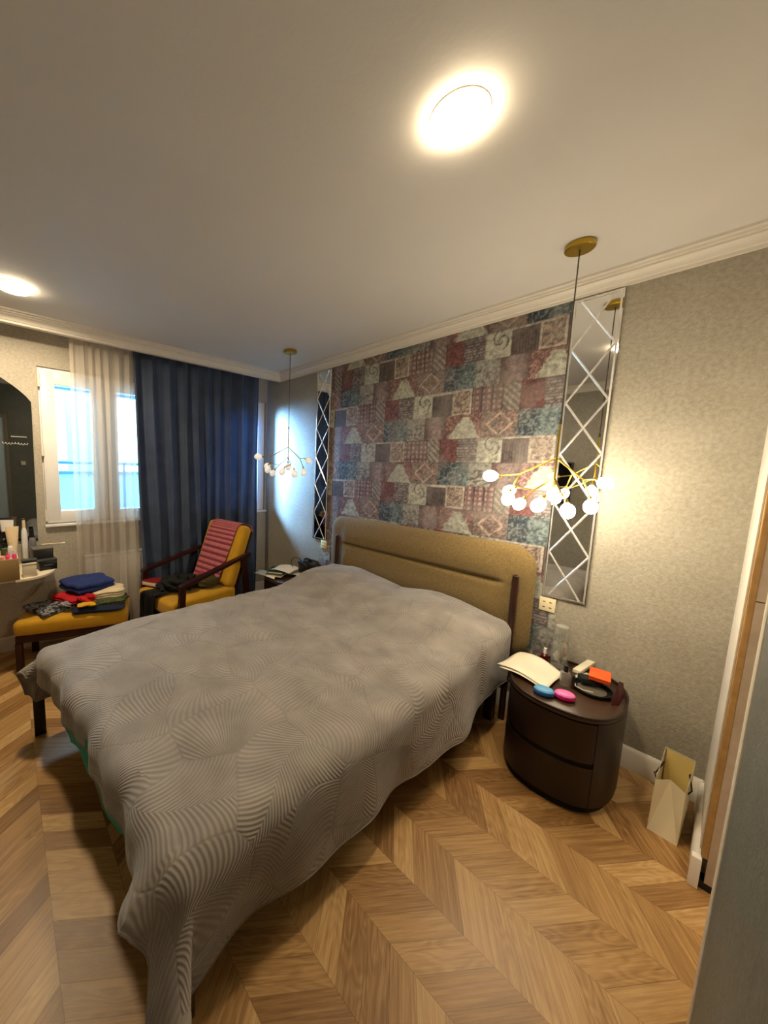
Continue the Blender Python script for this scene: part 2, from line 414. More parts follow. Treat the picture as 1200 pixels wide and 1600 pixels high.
    a = o.data.color_attributes.new('Col', 'FLOAT_COLOR', 'POINT'); a.data.foreach_set('color', cols)
    return tag(o, 'patchwork wallpaper panel in maroon, cream and slate blue behind the bed', 'wallpaper')
paper_panel()

# ------------------------------------------------------------------ wall mirrors
def strip(b, p, q, w, y, h):
    p, q = Vector(p), Vector(q); d = (q-p).normalized(); n = Vector((-d.z, 0, d.x))*w/2
    o = Vector((0, y, 0)); t = Vector((0, y-h, 0))
    A = [p-n+o, q-n+o, q+t, p+t]; B_ = [p+t, q+t, q+n+o, p+n+o]
    b.face(A); b.face(B_)
def wall_mirror(x0, x1, label, z0=.853, z1=2.593):
    r = thing('wall_mirror', label, 'mirror', ((x0+x1)/2, -.006, z0), 0, None)
    w = (x1-x0)/2; h = z1-z0; m = .014
    b = MB(); b.box((-w, -.006, 0), (w, 0, h)); b.done('mirror_pane', M_mirror, r, smooth=False)
    b = MB(); y = -.0062
    pts = [(-w, 0), (w, 0), (w, h), (-w, h)]; ins = [(-w+m, m), (w-m, m), (w-m, h-m), (-w+m, h-m)]
    for k in range(4):
        a, c = pts[k], pts[(k+1) % 4]; ia, ic = ins[k], ins[(k+1) % 4]
        b.face([(a[0], -.003, a[1]), (c[0], -.003, c[1]), (ic[0], -.010, ic[1]), (ia[0], -.010, ia[1])])
        b.face([(ia[0], -.010, ia[1]), (ic[0], -.010, ic[1]), (ic[0], y, ic[1]), (ia[0], y, ia[1])])
    b.done('bevelled_border', M_bevel, r, smooth=False)
    b = MB(); hw = w-m
    zt = [2.32+.296-k*.296-z0 for k in range(8)]
    for k in range(7):
        for sgn in (-1, 1):
            p = [sgn*-hw, 0, zt[k]]; q = [sgn*hw, 0, zt[k+1]]
            for a, c in ((p, q), (q, p)):
                for lim in (h-m, m):
                    if (a[2] > lim and lim == h-m) or (a[2] < lim and lim == m):
                        t = (lim-c[2])/(a[2]-c[2])
                        if 0 < t < 1: a[0] = c[0]+(a[0]-c[0])*t; a[2] = lim
            if q[2] < m-.001 or p[2] > h-m+.001 or q[2] >= p[2]: continue
            strip(b, p, q, .0115, y, .0028)
    b.done('lattice_strips', M_bevel, r, smooth=False)
wall_mirror(3.072, 3.292, 'tall narrow wall mirror with diamond pattern right of the headboard')
wall_mirror(.918, 1.130, 'tall narrow wall mirror with diamond pattern left of the headboard')

# sockets
def socket(x, z, label, m, w=.086):
    r = thing('wall_socket', label, 'socket', (x, -.004, z), 0)
    b = MB(); b.box((-w/2, -.009, -w/2), (w/2, 0, w/2), .003); b.done('plate', m, r)
    for sx in (-.017, .017):
        for sz in (-.017, .017):
            b = MB(); b.box((sx-.007, -.0098, sz-.0028), (sx+.007, -.0086, sz+.0028), .0005); b.done('pin_slot', M_dark, r)
socket(3.107, .80, 'cream multi-pin wall socket below the right diamond mirror', mat('socket_cream', srgb(226, 212, 176), .4))
socket(1.098, .81, 'yellowish wall socket below the left diamond mirror', mat('socket_yellow', srgb(235, 218, 160), .4))

# ------------------------------------------------------------------ ceiling lamps
WARM = (1.0, .80, .52, 1)
def ceil_lamp(x, y, label, st):
    r = thing('ceiling_light', label, 'ceiling lamp', (x, y, ZC), 0, None)
    b = MB(); b.lathe([(.0, 0), (.086, 0), (.086, -.004), (.084, -.006), (.0, -.006)], 48); b.done('rim', M_white, r)
    b = MB(); b.lathe([(.0, -.0058), (.083, -.0058), (.083, -.018), (.078, -.025), (.06, -.028), (.0, -.030)], 48)
    b.done('diffuser', mat('lamp_diffuser', (1, .95, .85, 1), .5, emit=WARM, estr=17), r)
    l = bpy.data.lights.new('lamp_glow', 'AREA'); l.shape = 'DISK'; l.size = .15; l.energy = st*.0201*3.14*1.15; l.color = WARM[:3]
    lo = bpy.data.objects.new('lamp_glow', l); C.objects.link(lo); lo.location = (x, y, ZC-.032)
LAMP = 62
ceil_lamp(3.10, -1.455, 'round glowing ceiling light above the bed beside the near pendant', LAMP)
ceil_lamp(.795, -2.46, 'round glowing ceiling light near the window wall at the left edge', LAMP*2.3)

# ------------------------------------------------------------------ pendants
def pendant(x, y, rz, ztop, lit, label):
    """ztop = height of the upper branching node"""
    r = thing('branch_pendant_lamp', label, 'pendant lamp', (x, y, ZC), rz)
    b = MB(); b.lathe([(0, 0), (.058, 0), (.060, -.004), (.060, -.022), (.056, -.026), (0, -.026)], 40); b.done('canopy', M_brass, r)
    zn = ztop-ZC
    b = MB(); b.tube([(0, 0, -.02), (0, 0, zn+.17)], .0028, 8); b.tube([(0, 0, zn+.19), (0, 0, zn+.165)], .006, 10); b.done('cord', M_cord, r)
    b = MB(); b.tube([(0, 0, zn+.175), (0, 0, zn-.11)], .0052, 10)
    n1 = Vector((0, 0, zn)); n2 = Vector((0, 0, zn-.10))
    A = Vector((-.15, -.03, zn-.085)); B_ = Vector((.115, .04, zn-.105)); D = Vector((-.085, .10, zn-.17)); E_ = Vector((.03, -.10, zn-.165))
    for p, q in ((n1, A), (n1, B_), (n2, D), (n2, E_)): b.tube([p, q], .0042, 8)
    tips = [(A, (-.235, -.035, zn-.098), (-1, 0, -.02)), (A, (-.18, -.04, zn-.17), (-.2, 0, -1)),
            (D, (-.125, .12, zn-.215), (-.5, .3, -.8)), (D, (-.17, .16, zn-.16), (-.6, .3, -.35)),
            (n2, (.0, .02, zn-.14), (.1, .2, -1)),
            (E_, (.055, -.125, zn-.205), (.2, -.2, -1)), (B_, (.15, .05, zn-.19), (.15, 0, -1)), (B_, (.165, .10, zn-.10), (.6, .2, -.3)),
            (E_, (-.03, -.15, zn-.19), (-.4, -.3, -.8))]
    for p, q, d in tips: b.tube([p, q], .0035, 8)
    b.done('branches', M_brass, r)
    for p, q, d in tips:
        q = Vector(q); d = Vector(d).normalized(); M = Matrix.Translation(q) @ d.to_track_quat('Z', 'Y').to_matrix().to_4x4()
        hb = MB(); hb.lathe([(0, -.006), (.0085, -.006), (.0085, .012), (0, .012)], 12, M=M); h = hb.done('bulb_holder', M_brass, r)
        bb = MB(); prof = [(.0, .008), (.010, .010), (.014, .018)]+[(.0300*sin(t), .048-.036*cos(t)) for t in [rad(a) for a in range(35, 181, 15)]]
        bb.lathe(prof, 20, M=M); bb.done('bulb', lit, h)
M_bulb_on = mat('bulb_lit', (1, .95, .85, 1), .3, emit=(1, .86, .62, 1), estr=32)
M_bulb_off = mat('bulb_unlit_glow', srgb(250, 248, 244), .25, emit=(1, .96, .9, 1), estr=.12)  # unlit, but a faint glow is added to keep them pale
pendant(3.182, -.44, rad(14), 1.69, M_bulb_on, 'brass branching pendant with lit globe bulbs hanging over the near nightstand')
pendant(1.04, -.47, rad(52), 1.80, M_bulb_off, 'brass branching pendant with unlit white bulbs hanging over the far nightstand')

# ------------------------------------------------------------------ bed
M_wood = mat('dark_wood', srgb(48, 24, 16), .35, var=.25, vscale=14)
M_head = mat('olive_boucle', srgb(116, 95, 54), .9, bump=1.0, bscale=240, var=.26, vscale=120, sheen=.2)
bed = thing('bed', 'double bed with olive upholstered headboard and dark wooden posts', 'bed', (2.14, -1.25, 0))
off = Vector((-2.14, 1.25, 0))
def headboard():
    x0, x1, z0, z1, R_ = 1.262, 3.045, .40, 1.155, .15
    b = MB(); nx, nz = 120, 60
    def edge(x, z):       # distance inside the rounded outline
        dx = min(x-x0, x1-x); dz = min(z1-z, z-z0)
        if dx < R_ and dz < R_: return R_-hypot(R_-dx, R_-dz)
        return min(dx, dz)
    def P(i, j, side):
        # map the square grid to the rounded rectangle
        u, v = i/(nx-1)*2-1, j/(nz-1)*2-1
        cx, cz = (x0+x1)/2, (z0+z1)/2; hx, hz = (x1-x0)/2, (z1-z0)/2
        x, z = cx+u*hx, cz+v*hz
        ax, az = max(0, abs(x-cx)-(hx-R_)), max(0, abs(z-cz)-(hz-R_))
        m = max(ax, az); h = hypot(ax, az)
        if h > 1e-9:
            k = m/h; x = cx+math.copysign(min(abs(x-cx), hx-R_)+ax*k, x-cx); z = cz+math.copysign(min(abs(z-cz), hz-R_)+az*k, z-cz)
        d = max(0, edge(x, z)); y = -.055
        if side:
            puff = .042*(1-math.exp(-d/.03))
            sx_ = sm(1.42, 1.50, x)*(1-sm(2.80, 2.90, x))
            lip = .034*math.exp(-((z-(.893))/.014)**2)*sx_
            puff += .018*sx_*(math.exp(-((z-1.0)/.09)**2)+math.exp(-((z-.72)/.13)**2))
            y = -.055-puff+lip
        else: y = -.055+.035*(1-math.exp(-d/.012))
        return Vector((x, y, z))+off
    b.grid(nx, nz, lambda i, j: P(i, j, 1)); b.grid(nx, nz, lambda i, j: P(i, j, 0))
    bmesh.ops.remove_doubles(b.b, verts=b.b.verts, dist=2e-4)
    return b.done('headboard', M_head, bed)
headboard()
for x in (1.405, 2.955):
    b = MB(); b.grid(16, 14, lambda i, j: Vector((x+.019*cos(2*pi*i/16), -.127+.016*sin(2*pi*i/16), j/13*.965))+off+Vector((0, -.012*(1-j/13), 0)), True, True)
    b.lathe([(0, .976), (.010, .973), (.0185, .965), (.0185, .96), (0, .96)], 16, c=(x-2.14, 1.25-.127, 0))
    b.done('headboard_post', M_wood, bed)
def fy(x):
    pts = [(1.2, -2.48), (1.28, -2.465), (1.6, -2.405), (2.1, -2.34), (2.7, -2.295), (3.1, -2.28)]
    for (a, p), (c, q) in zip(pts, pts[1:]):
        if x <= c or c == 3.1: return p+(q-p)*(x-a)/(c-a)
b = MB()
b.box((-.82+0, -1.17, .20), (-.79, 1.10, .31), .006); b.done('side_rail', M_wood, bed)
b = MB(); b.box((.74, -1.0, .20), (.77, 1.10, .31), .006); b.done('side_rail', M_wood, bed)
b = MB(); b.prism([(1.34-2.14, fy(1.34)+1.25+.03), (2.90-2.14, fy(2.90)+1.25+.03), (2.90-2.14, fy(2.90)+1.25+.07), (1.34-2.14, fy(1.34)+1.25+.07)], .24, .33, .004)
b.done('foot_rail', mat('pale_wood', srgb(150, 118, 84), .6, var=.15), bed)
b = MB()
for k in range(12): b.box((-.79, -.98+k*.18, .30), (.74, -.91+k*.18, .325), .003)
b.done('slats', mat('slat_wood', srgb(170, 140, 100), .6), bed)
for (x, y) in ((1.285, -2.49), (2.88, -2.26), (1.33, -.2), (2.90, -.2)):
    b = MB(); b.box((x-2.14-.028, y+1.25-.028, 0), (x-2.14+.028, y+1.25+.028, .40 if y < -2 and x < 2 else .31), .005); b.done('leg', mat('leg_wood', srgb(30, 20, 16), .4) if x == 1.285 else M_wood, bed)
# mattress
mt = thing('mattress', 'thick mattress in a turquoise fitted sheet lying on the bed frame', 'mattress', (2.14, -1.25, .33))
M_teal = mat('turquoise_sheet', srgb(22, 138, 118), .8, bump=.5, bscale=20, var=.1, vscale=5)
def mat_mesh():
    b = MB(); n = 80
    prof = [(0, .335), (-.02, .345), (-.032, .38), (-.034, .43), (-.03, .48), (-.012, .51), (.02, .522)]
    per = []
    x0, x1, y1 = 1.355, 2.900, -.14
    k = 40
    for i in range(k): x = x0+(x1-x0)*i/(k-1); per.append((x, fy(x)+.028, 0, -1))
    for i in range(1, k): per.append((x1, fy(x1)+.035+(y1-fy(x1)-.035)*i/(k-1), 1, 0))
    for i in range(1, k): per.append((x1+(x0-x1)*i/(k-1), y1, 0, 1))
    for i in range(1, k-1): per.append((x0, y1+(fy(x0)+.035-y1)*i/(k-1), -1, 0))
    def P(i, j):
        x, y, a, c = per[i]; o_, z = prof[j]
        w = .006*sin(x*23)+.004*sin(x*51+z*30)
        if c == -1:      # sagging loose sheet at the foot
            s_ = sm(1.45, 1.9, x)*(1-sm(2.35, 2.8, x)); z = z-(.085*s_*(1-j/5) if j < 5 else 0); o_ -= .030*s_ if 0 < j < 5 else 0
        return Vector((x-a*o_*1-0, y-c*o_+ (w if c else 0), z))+Vector((-2.14, 1.25, -.33))
    b.grid(len(per), len(prof), P, True, True)
    return b.done('fitted_sheet', M_teal, mt)
mat_mesh()

# quilted coverlet ---------------------------------------------------
def quilt_mat():
    g = N('grey_quilted_coverlet'); uv = g.n('UVMap', uv_map='UVMap').outputs[0]
    wob = g.n('TexNoise', {'Vector': uv, 'Scale': 3.2, 'Detail': 0.0})
    p = g.n('VectorMath', {0: uv, 1: g.n('VectorMath', {0: wob.outputs['Color'], 3: .17}, operation='SCALE').outputs[0]}, operation='ADD')
    sc_ = g.n('VectorMath', {0: p.outputs[0], 3: 3.5}, operation='SCALE').outputs[0]
    vo = g.n('TexVoronoi', {'Vector': sc_, 'Scale': 1.0, 'Randomness': .8}, voronoi_dimensions='2D')
    ve = g.n('TexVoronoi', {'Vector': sc_, 'Scale': 1.0, 'Randomness': .8}, voronoi_dimensions='2D', feature='DISTANCE_TO_EDGE')
    d = g.n('VectorMath', {0: sc_, 1: vo.outputs['Position']}, operation='SUBTRACT').outputs[0]
    cs = g.n('SeparateXYZ', {0: vo.outputs['Color']})
    an = g.math('MULTIPLY', cs.outputs[0], 6.283)
    ro = g.n('VectorRotate', {'Vector': d, 'Angle': an}, rotation_type='Z_AXIS').outputs[0]
    s = g.n('SeparateXYZ', {0: ro}); x, y = s.outputs[0], s.outputs[1]
    ay = g.math('ABSOLUTE', y)
    # feather veins curving away from a mid rib
    v = g.math('ADD', g.math('SUBTRACT', x, g.math('MULTIPLY', ay, 1.1)), g.math('MULTIPLY', g.math('MULTIPLY', ay, ay), .9))
    st1 = g.math('SINE', g.math('MULTIPLY', v, 112.0))
    # fans
    fa = g.math('ARCTAN2', y, g.math('ADD', x, .75))
    st2 = g.math('SINE', g.math('MULTIPLY', fa, 92.0))
    pick = g.math('GREATER_THAN', cs.outputs[1], .75)
    st = g.math('ADD', g.math('MULTIPLY', st1, g.math('SUBTRACT', 1.0, pick)), g.math('MULTIPLY', st2, pick))
    em = g.n('MapRange', {0: ve.outputs['Distance'], 1: .0, 2: .028, 3: 0.45, 4: 1.0}).outputs[0]
    h = g.math('MULTIPLY', g.math('ADD', g.math('MULTIPLY', st, .5), .9), em)
    fz = g.n('TexNoise', {'Vector': uv, 'Scale': 700.0, 'Detail': 2.0})
    h2 = g.math('ADD', h, g.math('MULTIPLY', fz.outputs[0], .35))
    big = g.n('TexNoise', {'Vector': uv, 'Scale': 6.0, 'Detail': 4.0})
    shade = g.math('ADD', g.math('MULTIPLY', h, .13), g.math('MULTIPLY', big.outputs[0], .5))  # relief shade of the stitching painted into the colour, plus random cloth tone
    col = g.ramp(shade, [(.22, srgb(122, 115, 110)), (.60, srgb(168, 159, 151))])
    b = g.bsdf(Base_Color=col, Roughness=.85); b.inputs['Sheen Weight'].default_value = .35; b.inputs['Sheen Roughness'].default_value = .4
    g.put(b.inputs['Normal'], g.n('Bump', {'Height': h2, 'Strength': .7, 'Distance': .0032}).outputs[0])
    return g.done(b.outputs[0])
def coverlet():
    X0, X1, YH = 1.315, 2.965, -.145
    r = .07
    W = X1-X0-2*r; OL, OR_, D0 = .37, .485, 2.20-r
    st = .0155
    ns, nt = int((W+OL+OR_)/st)+1, int((D0+.30)/st)+1
    def ztop(x, y):
        z = .592
        py = sm(-.80, -.42, y)
        px_ = .45+.55*max(math.exp(-((x-1.72)/.36)**2), 1.0*math.exp(-((x-2.52)/.30)**2))
        z += .125*py*px_
        z += .012*sin(y*3.1+.6)*sin((x-1.3)*2.2)
        wr = vnoise(x*5+y*1.5, y*9, 3)+.5*vnoise(x*11, y*19+x*4, 4)
        z += .016*(wr-.75)*(.4+.6*sm(-1.9, -.9, y))
        z -= .035*sm(-2.0, -2.45, y)
        return z
    def P(i, j):
        s = -OL+(W+OL+OR_)*i/(ns-1); FO = .19+.03*sm(W*.2, W, s)+.02*sin(s*5)-.075*math.exp(-((s-(W-.04))/.09)**2)+.08*sm(W+.10, W+.30, s)
        t = (D0+FO)*j/(nt-1)
        if s > W: s = W+(s-W)*(.425+.075*sm(1.75, 2.25, t))/OR_
        ex = s-W if s > W else (s if s < 0 else 0); ey = max(0, t-D0)
        bx = X0+r+min(max(s, 0), W)
        foot = fy(bx)-.045+r
        by = YH+(foot-YH)*min(t, D0)/D0
        zb = ztop(bx, by)
        e = hypot(ex, ey)
        if e < 1e-9: return Vector((bx, by, zb)), (s, t)
        dx, dy = ex/e, -ey/e
        corner = abs(dx*dy)*2
        if e < r*pi/2: a = e/r; o_, dr = r*sin(a), r*(1-cos(a))
        else: o_, dr = r, r+(e-r*pi/2)
        hang = max(0, e-r*pi/2)
        if ex > 0:
            q = sm(0, .45, hang)
            wv = .022*sin(by*7.0+1.0)+.012*sin(by*17+2)
            o_ += q*(wv+.01)-.05*sm(.0, .4, hang)*sm(-.9, -2.2, by)*(1-corner)
            o_ += .10*corner*sm(.0, .30, hang)
            o_ += 0
        elif ex < 0:
            o_ += .018*sin(by*8)*sm(0, .3, hang)+.05*corner*sm(0, .2, hang)
            dr *= 1-.30*corner
        else:
            o_ += .008*sin(bx*14)+.006*sin(bx*31)
        x, y, z = bx+dx*o_, by+dy*o_, zb-dr
        y -= .085*math.exp(-((s-(W-.02))/.075)**2)*sm(.06, .20, ey)
        if ex < 0: y -= .085*sm(-2.15, -2.40, by)*sm(.0, .14, hang)
        if z < .012: 
            ov = .012-z; z = .012; x += dx*ov*.6; y += dy*ov*.6
        return Vector((x, y, z)), (s, t)
    b = MB(); uvs = {}
    def fn(i, j):
        p, uv = P(i, j); uvs[(i, j)] = uv; return p
    g = b.grid(ns, nt, fn)
    ul = b.b.loops.layers.uv.new('UVMap'); look = {}
    for i in range(ns):
        for j in range(nt): look[g[i][j]] = uvs[(i, j)]
    for f in b.b.faces:
        for l in f.loops: l[ul].uv = look[l.vert]
    hem = [g[i][-1].co.copy() for i in range(ns)]
    edgeR = [g[ns-1][j].co.copy() for j in range(nt)]; edgeL = [g[0][j].co.copy() for j in range(nt)]
    o = b.done('coverlet', quilt_mat(), solid=.008, norm=False)
    o.data.polygons.foreach_set('use_smooth', [True]*len(o.data.polygons))
    tag(o, 'grey leaf-quilted coverlet spread over the bed and hanging to the floor', 'bedspread')
    e = MB(); e.tube(edgeL+hem[1:]+edgeR[::-1][1:], .0065, 8)
    e.done('piped_hem', mat('hem_grey', srgb(132, 125, 118), .9, bump=.5, bscale=200), o)
coverlet()

# ------------------------------------------------------------------ nightstands
M_ns = mat('wenge_lacquer', srgb(35, 19, 11), .42, var=.1, vscale=6)
M_nstop = mat('wenge_top', srgb(60, 40, 26), .3, var=.1, vscale=6)
M_gap = mat('shadow_gap', srgb(10, 6, 5), .8)
def nightstand(cx, cy, rx, ry, label):
    r = thing('nightstand', label, 'nightstand', (cx, cy, 0))
    ex = 2.5
    def out(t, k=1.0):
        c, s = cos(t), sin(t)
        return (math.copysign(abs(c)**(2/ex), c)*rx*k, math.copysign(abs(s)**(2/ex), s)*ry*k)
    def ring(b, k0, z0, z1, t0=0, t1=2*pi, n=96, bev=.004, closed=True):
        ts = [t0+(t1-t0)*i/n for i in range(n if closed else n+1)]
        b.prism([out(t, k0) for t in ts], z0, z1, bev)
    b = MB(); ring(b, .93, 0, .04); b.done('plinth', M_gap, r)
    b = MB(); ring(b, .965, .04, .475); b.done('carcass', M_gap, r)
    b = MB(); ring(b, 1.0, .474, .488); b.done('top_board', M_nstop, r)
    # raised rim round the top
    b = MB(); n = 96
    pr = [(1.0, .488), (1.0, .500), (.965, .500), (.96, .488)]
    b.grid(n, 4, lambda i, j: Vector((*out(2*pi*i/n, pr[j][0]), pr[j][1])), True); b.done('rim', M_ns, r)
    def shell(name, t0, t1, z0, z1):
        b = MB(); n = 50
        for k in (0,):
            pts = [(1.0, z0), (1.0, z1), (.962, z1), (.962, z0), (1.0, z0)]
            g = b.grid(n+1, 5, lambda i, j: Vector((*out(t0+(t1-t0)*i/n, pts[j][0]), pts[j][1])))
            b.b.faces.new([g[0][j] for j in range(4)]); b.b.faces.new([g[n][j] for j in range(4)][::-1])
        bmesh.ops.remove_doubles(b.b, verts=b.b.verts, dist=1e-5)
        return b.done(name, M_ns, r)
    a0, a1 = rad(180+2), rad(360-48)
    shell('drawer_front', a0, a1, .272, .466); shell('drawer_front', a0, a1, .045, .246)
    shell('side_panel', a1+.012, a0+2*pi-.012, .045, .473)
    return r
nightstand(3.308, -.315, .240, .292, 'dark brown oval two-drawer nightstand right of the bed under the lit pendant')
nightstand(.965, -.315, .240, .292, 'dark brown oval nightstand left of the bed beside the armchair')

# sheet-like helper: thin slab following a surface function
def slab(name, m, parent, nu, nv, fn, th):
    b = MB(); b.grid(nu, nv, fn); return b.done(name, m, parent, solid=th)

# items on the near nightstand (top z = .488)
ZT = .489
M_paper = mat('paper_white', srgb(228, 218, 196), .7, var=.02)
def paper_sheet(name, corners, z, lift, label, th=.002, m=M_paper, sag=0):
    A, B_, Cc, D = [Vector((*c, 0)) for c in corners]
    def fn(i, j):
        u, v = i/15, j/15; p = (A*(1-u)+B_*u)*(1-v)+(D*(1-u)+Cc*u)*v
        zz = z+lift*sin(pi*min(1, v*1.1))*(1-.3*u)+.004*sin(u*7+v*3)
        zz -= sag*sm(.35, 0, v)*0
        return Vector((p.x, p.y, zz))
    b = MB(); b.grid(16, 16, fn)
    return tag(b.done(name, m, solid=th), label, 'paper')
paper_sheet('paper_sheet', [(3.03, -.16), (3.00, -.43), (3.26, -.475), (3.27, -.23)], ZT+.0155, .022, 'folded white paper lying on top at the left of the near nightstand')
paper_sheet('paper_sheet', [(3.04, -.19), (3.02, -.45), (3.25, -.48), (3.26, -.25)], ZT+.0105, .016, 'white paper tucked beneath the folded paper on the near nightstand')
# blue and pink round tins
def tin(x, y, lab, m1, m2, rz):
    r = thing('round_tin', lab, 'tin', (x, y, ZT+.0), rz)
    b = MB(); b.lathe([(0, 0), (.036, 0), (.043, .006), (.045, .014), (.041, .021)], 30, sy=.8); b.done('base', m1, r)
    b = MB(); b.lathe([(.041, .0205), (.043, .026), (.037, .033), (.022, .036), (0, .037)], 30, sy=.8); b.done('lid', m2, r)
tin(3.256, -.512, 'blue oval tin at the front rim of the near nightstand', mat('tin_blue', srgb(30, 90, 160), .35), mat('tin_blue_light', srgb(96, 160, 210), .3), .3)
tin(3.334, -.470, 'bright pink oval tin beside the blue tin on the near nightstand', mat('tin_pink', srgb(190, 20, 110), .3), mat('tin_pink_light', srgb(240, 110, 180), .3), .5)
# carafe with upturned glass
r = thing('glass_carafe', 'clear glass carafe with a tumbler cap at the back of the near nightstand', 'carafe', (3.225, -.14, ZT))
b = MB(); b.lathe([(.0, .004), (.038, .004), (.040, .02), (.040, .135), (.036, .155), (.030, .165), (.030, .19), (.0275, .19), (.0275, .163), (.034, .152), (.0375, .133), (.0375, .02), (.036, .008), (.0, .008)], 36); b.done('body', M_clear, r)
b = MB(); b.lathe([(.037, .172), (.038, .178), (.0365, .235), (.032, .25), (.0, .252), (.0, .249), (.030, .247), (.034, .234), (.0355, .178), (.036, .172)], 36); b.done('cap', M_clear, r)
r = thing('small_bottle', 'small dark red bottle with a white cap beside the carafe', 'bottle', (3.150, -.12, ZT))
b = MB(); b.lathe([(0, 0), (.016, 0), (.018, .004), (.018, .035), (.008, .045), (0, .045)], 20); b.done('body', mat('red_glass', srgb(90, 16, 18), .15), r)
b = MB(); b.lathe([(0, .045), (.0085, .045), (.008, .078), (0, .080)], 16); b.done('cap', mat('cap_white', srgb(235, 230, 225), .35), r)
r = thing('perfume_bottle', 'square clear perfume bottle with a black cap in front of the carafe', 'bottle', (3.300, -.335, ZT), .5)
b = MB(); b.box((-.020, -.014, 0), (.020, .014, .080), .005); b.done('body', mat('pale_glass', (.80, .78, .74, 1), .08, trans=.75), r)
b = MB(); b.lathe([(0, .080), (.011, .080), (.011, .115), (0, .117)], 18); b.done('cap', M_dark, r)
r = thing('lip_gloss', 'slim black cosmetic tube standing beside the perfume bottle', 'cosmetics', (3.335, -.325, ZT))
b = MB(); b.lathe([(0, 0), (.008, 0), (.008, .05), (.0065, .054), (.0065, .070), (0, .071)], 16); b.done('body', M_dark, r)
b = MB(); b.lathe([(0, 0), (.0088, 0), (.0088, .03), (0, .031)], 16, c=(0, 0, 0)); b.done('sleeve', mat('brown_tube', srgb(70, 30, 24), .3), r)
# white boxes
M_cardw = mat('card_white', srgb(214, 208, 184), .55)
r = thing('white_carton', 'long narrow white carton leaning behind the orange box', 'box', (3.335, -.085, ZT+.026), rad(-8))
b = MB(); b.box((-.018, -.11, 0), (.018, .11, .020), .002); b.done('body', M_cardw, r)
b = MB(); b.box((-.0185, -.1105, .004), (-.0175, .1105, .016)); b.done('side_label', mat('label_tan', srgb(150, 140, 112), .6), r, smooth=False)
b = MB(); b.box((-.03, -.05, 0), (.03, .05, .024), .002, M=Rz(rad(-20), (3.362, -.185, ZT)))
tag(b.done('white_carton', M_cardw), 'short white carton lying under the long white carton', 'box')
# tray with black rim, white inner, orange box
r = thing('round_dish', 'black rimmed glass dish under the orange box on the near nightstand', 'dish', (3.405, -.275, ZT))
b = MB(); b.lathe([(0, 0), (.068, 0), (.084, .012), (.086, .022), (.082, .022), (.078, .014), (.066, .005), (0, .005)], 44); b.done('bowl', M_dark, r)
b = MB(); b.lathe([(0, .006), (.060, .006), (.060, .010), (0, .0105)], 44); b.done('inner_plate', mat('dish_grey', srgb(96, 90, 78), .25), r)
b = MB(); b.tube([(3.335, -.30, ZT+.030), (3.35, -.345, ZT+.027), (3.385, -.355, ZT+.027), (3.42, -.34, ZT+.027)], .0022, 8)
tag(b.done('cable', mat('cable_white', srgb(220, 210, 190), .4)), 'thin pale cable lying over the dish rim', 'cable')
b = MB()
b.box((-.045, -.03, 0), (.045, .03, .03), .006, M=Rz(.5, (3.385, -.235, ZT+.0225)))
tag(b.done('black_pouch', mat('black_fabric', srgb(16, 15, 16), .8, bump=.6, bscale=60)), 'small black pouch lying in the dish under the orange box', 'pouch')
r = thing('orange_box', 'small bright orange box on top of the black pouch on the near nightstand', 'box', (3.42, -.205, ZT+.0535), rad(8))
b = MB(); b.box((-.043, -.06, 0), (.043, .06, .015), .003); b.done('base', mat('orange_card', srgb(200, 70, 22), .5), r)
b = MB(); b.box((-.044, -.061, .0152), (.044, .061, .024), .003); b.done('lid', mat('orange_card_top', srgb(232, 92, 36), .45), r)
b = MB(); b.face([(3.492, -.345, ZT), (3.518, -.318, ZT), (3.505, -.30, ZT+.115)]); b.face([(3.518, -.318, ZT), (3.522, -.20, ZT), (3.512, -.20, ZT+.07), (3.505, -.30, ZT+.115)])
b.face([(3.492, -.345, ZT), (3.498, -.20, ZT), (3.512, -.20, ZT+.07), (3.505, -.30, ZT+.115)])
bmesh.ops.remove_doubles(b.b, verts=b.b.verts, dist=1e-5)
tag(b.done('folded_card', mat('oxblood_card', srgb(74, 12, 18), .5), smooth=False), 'dark red folded card standing at the right rim of the near nightstand', 'card')

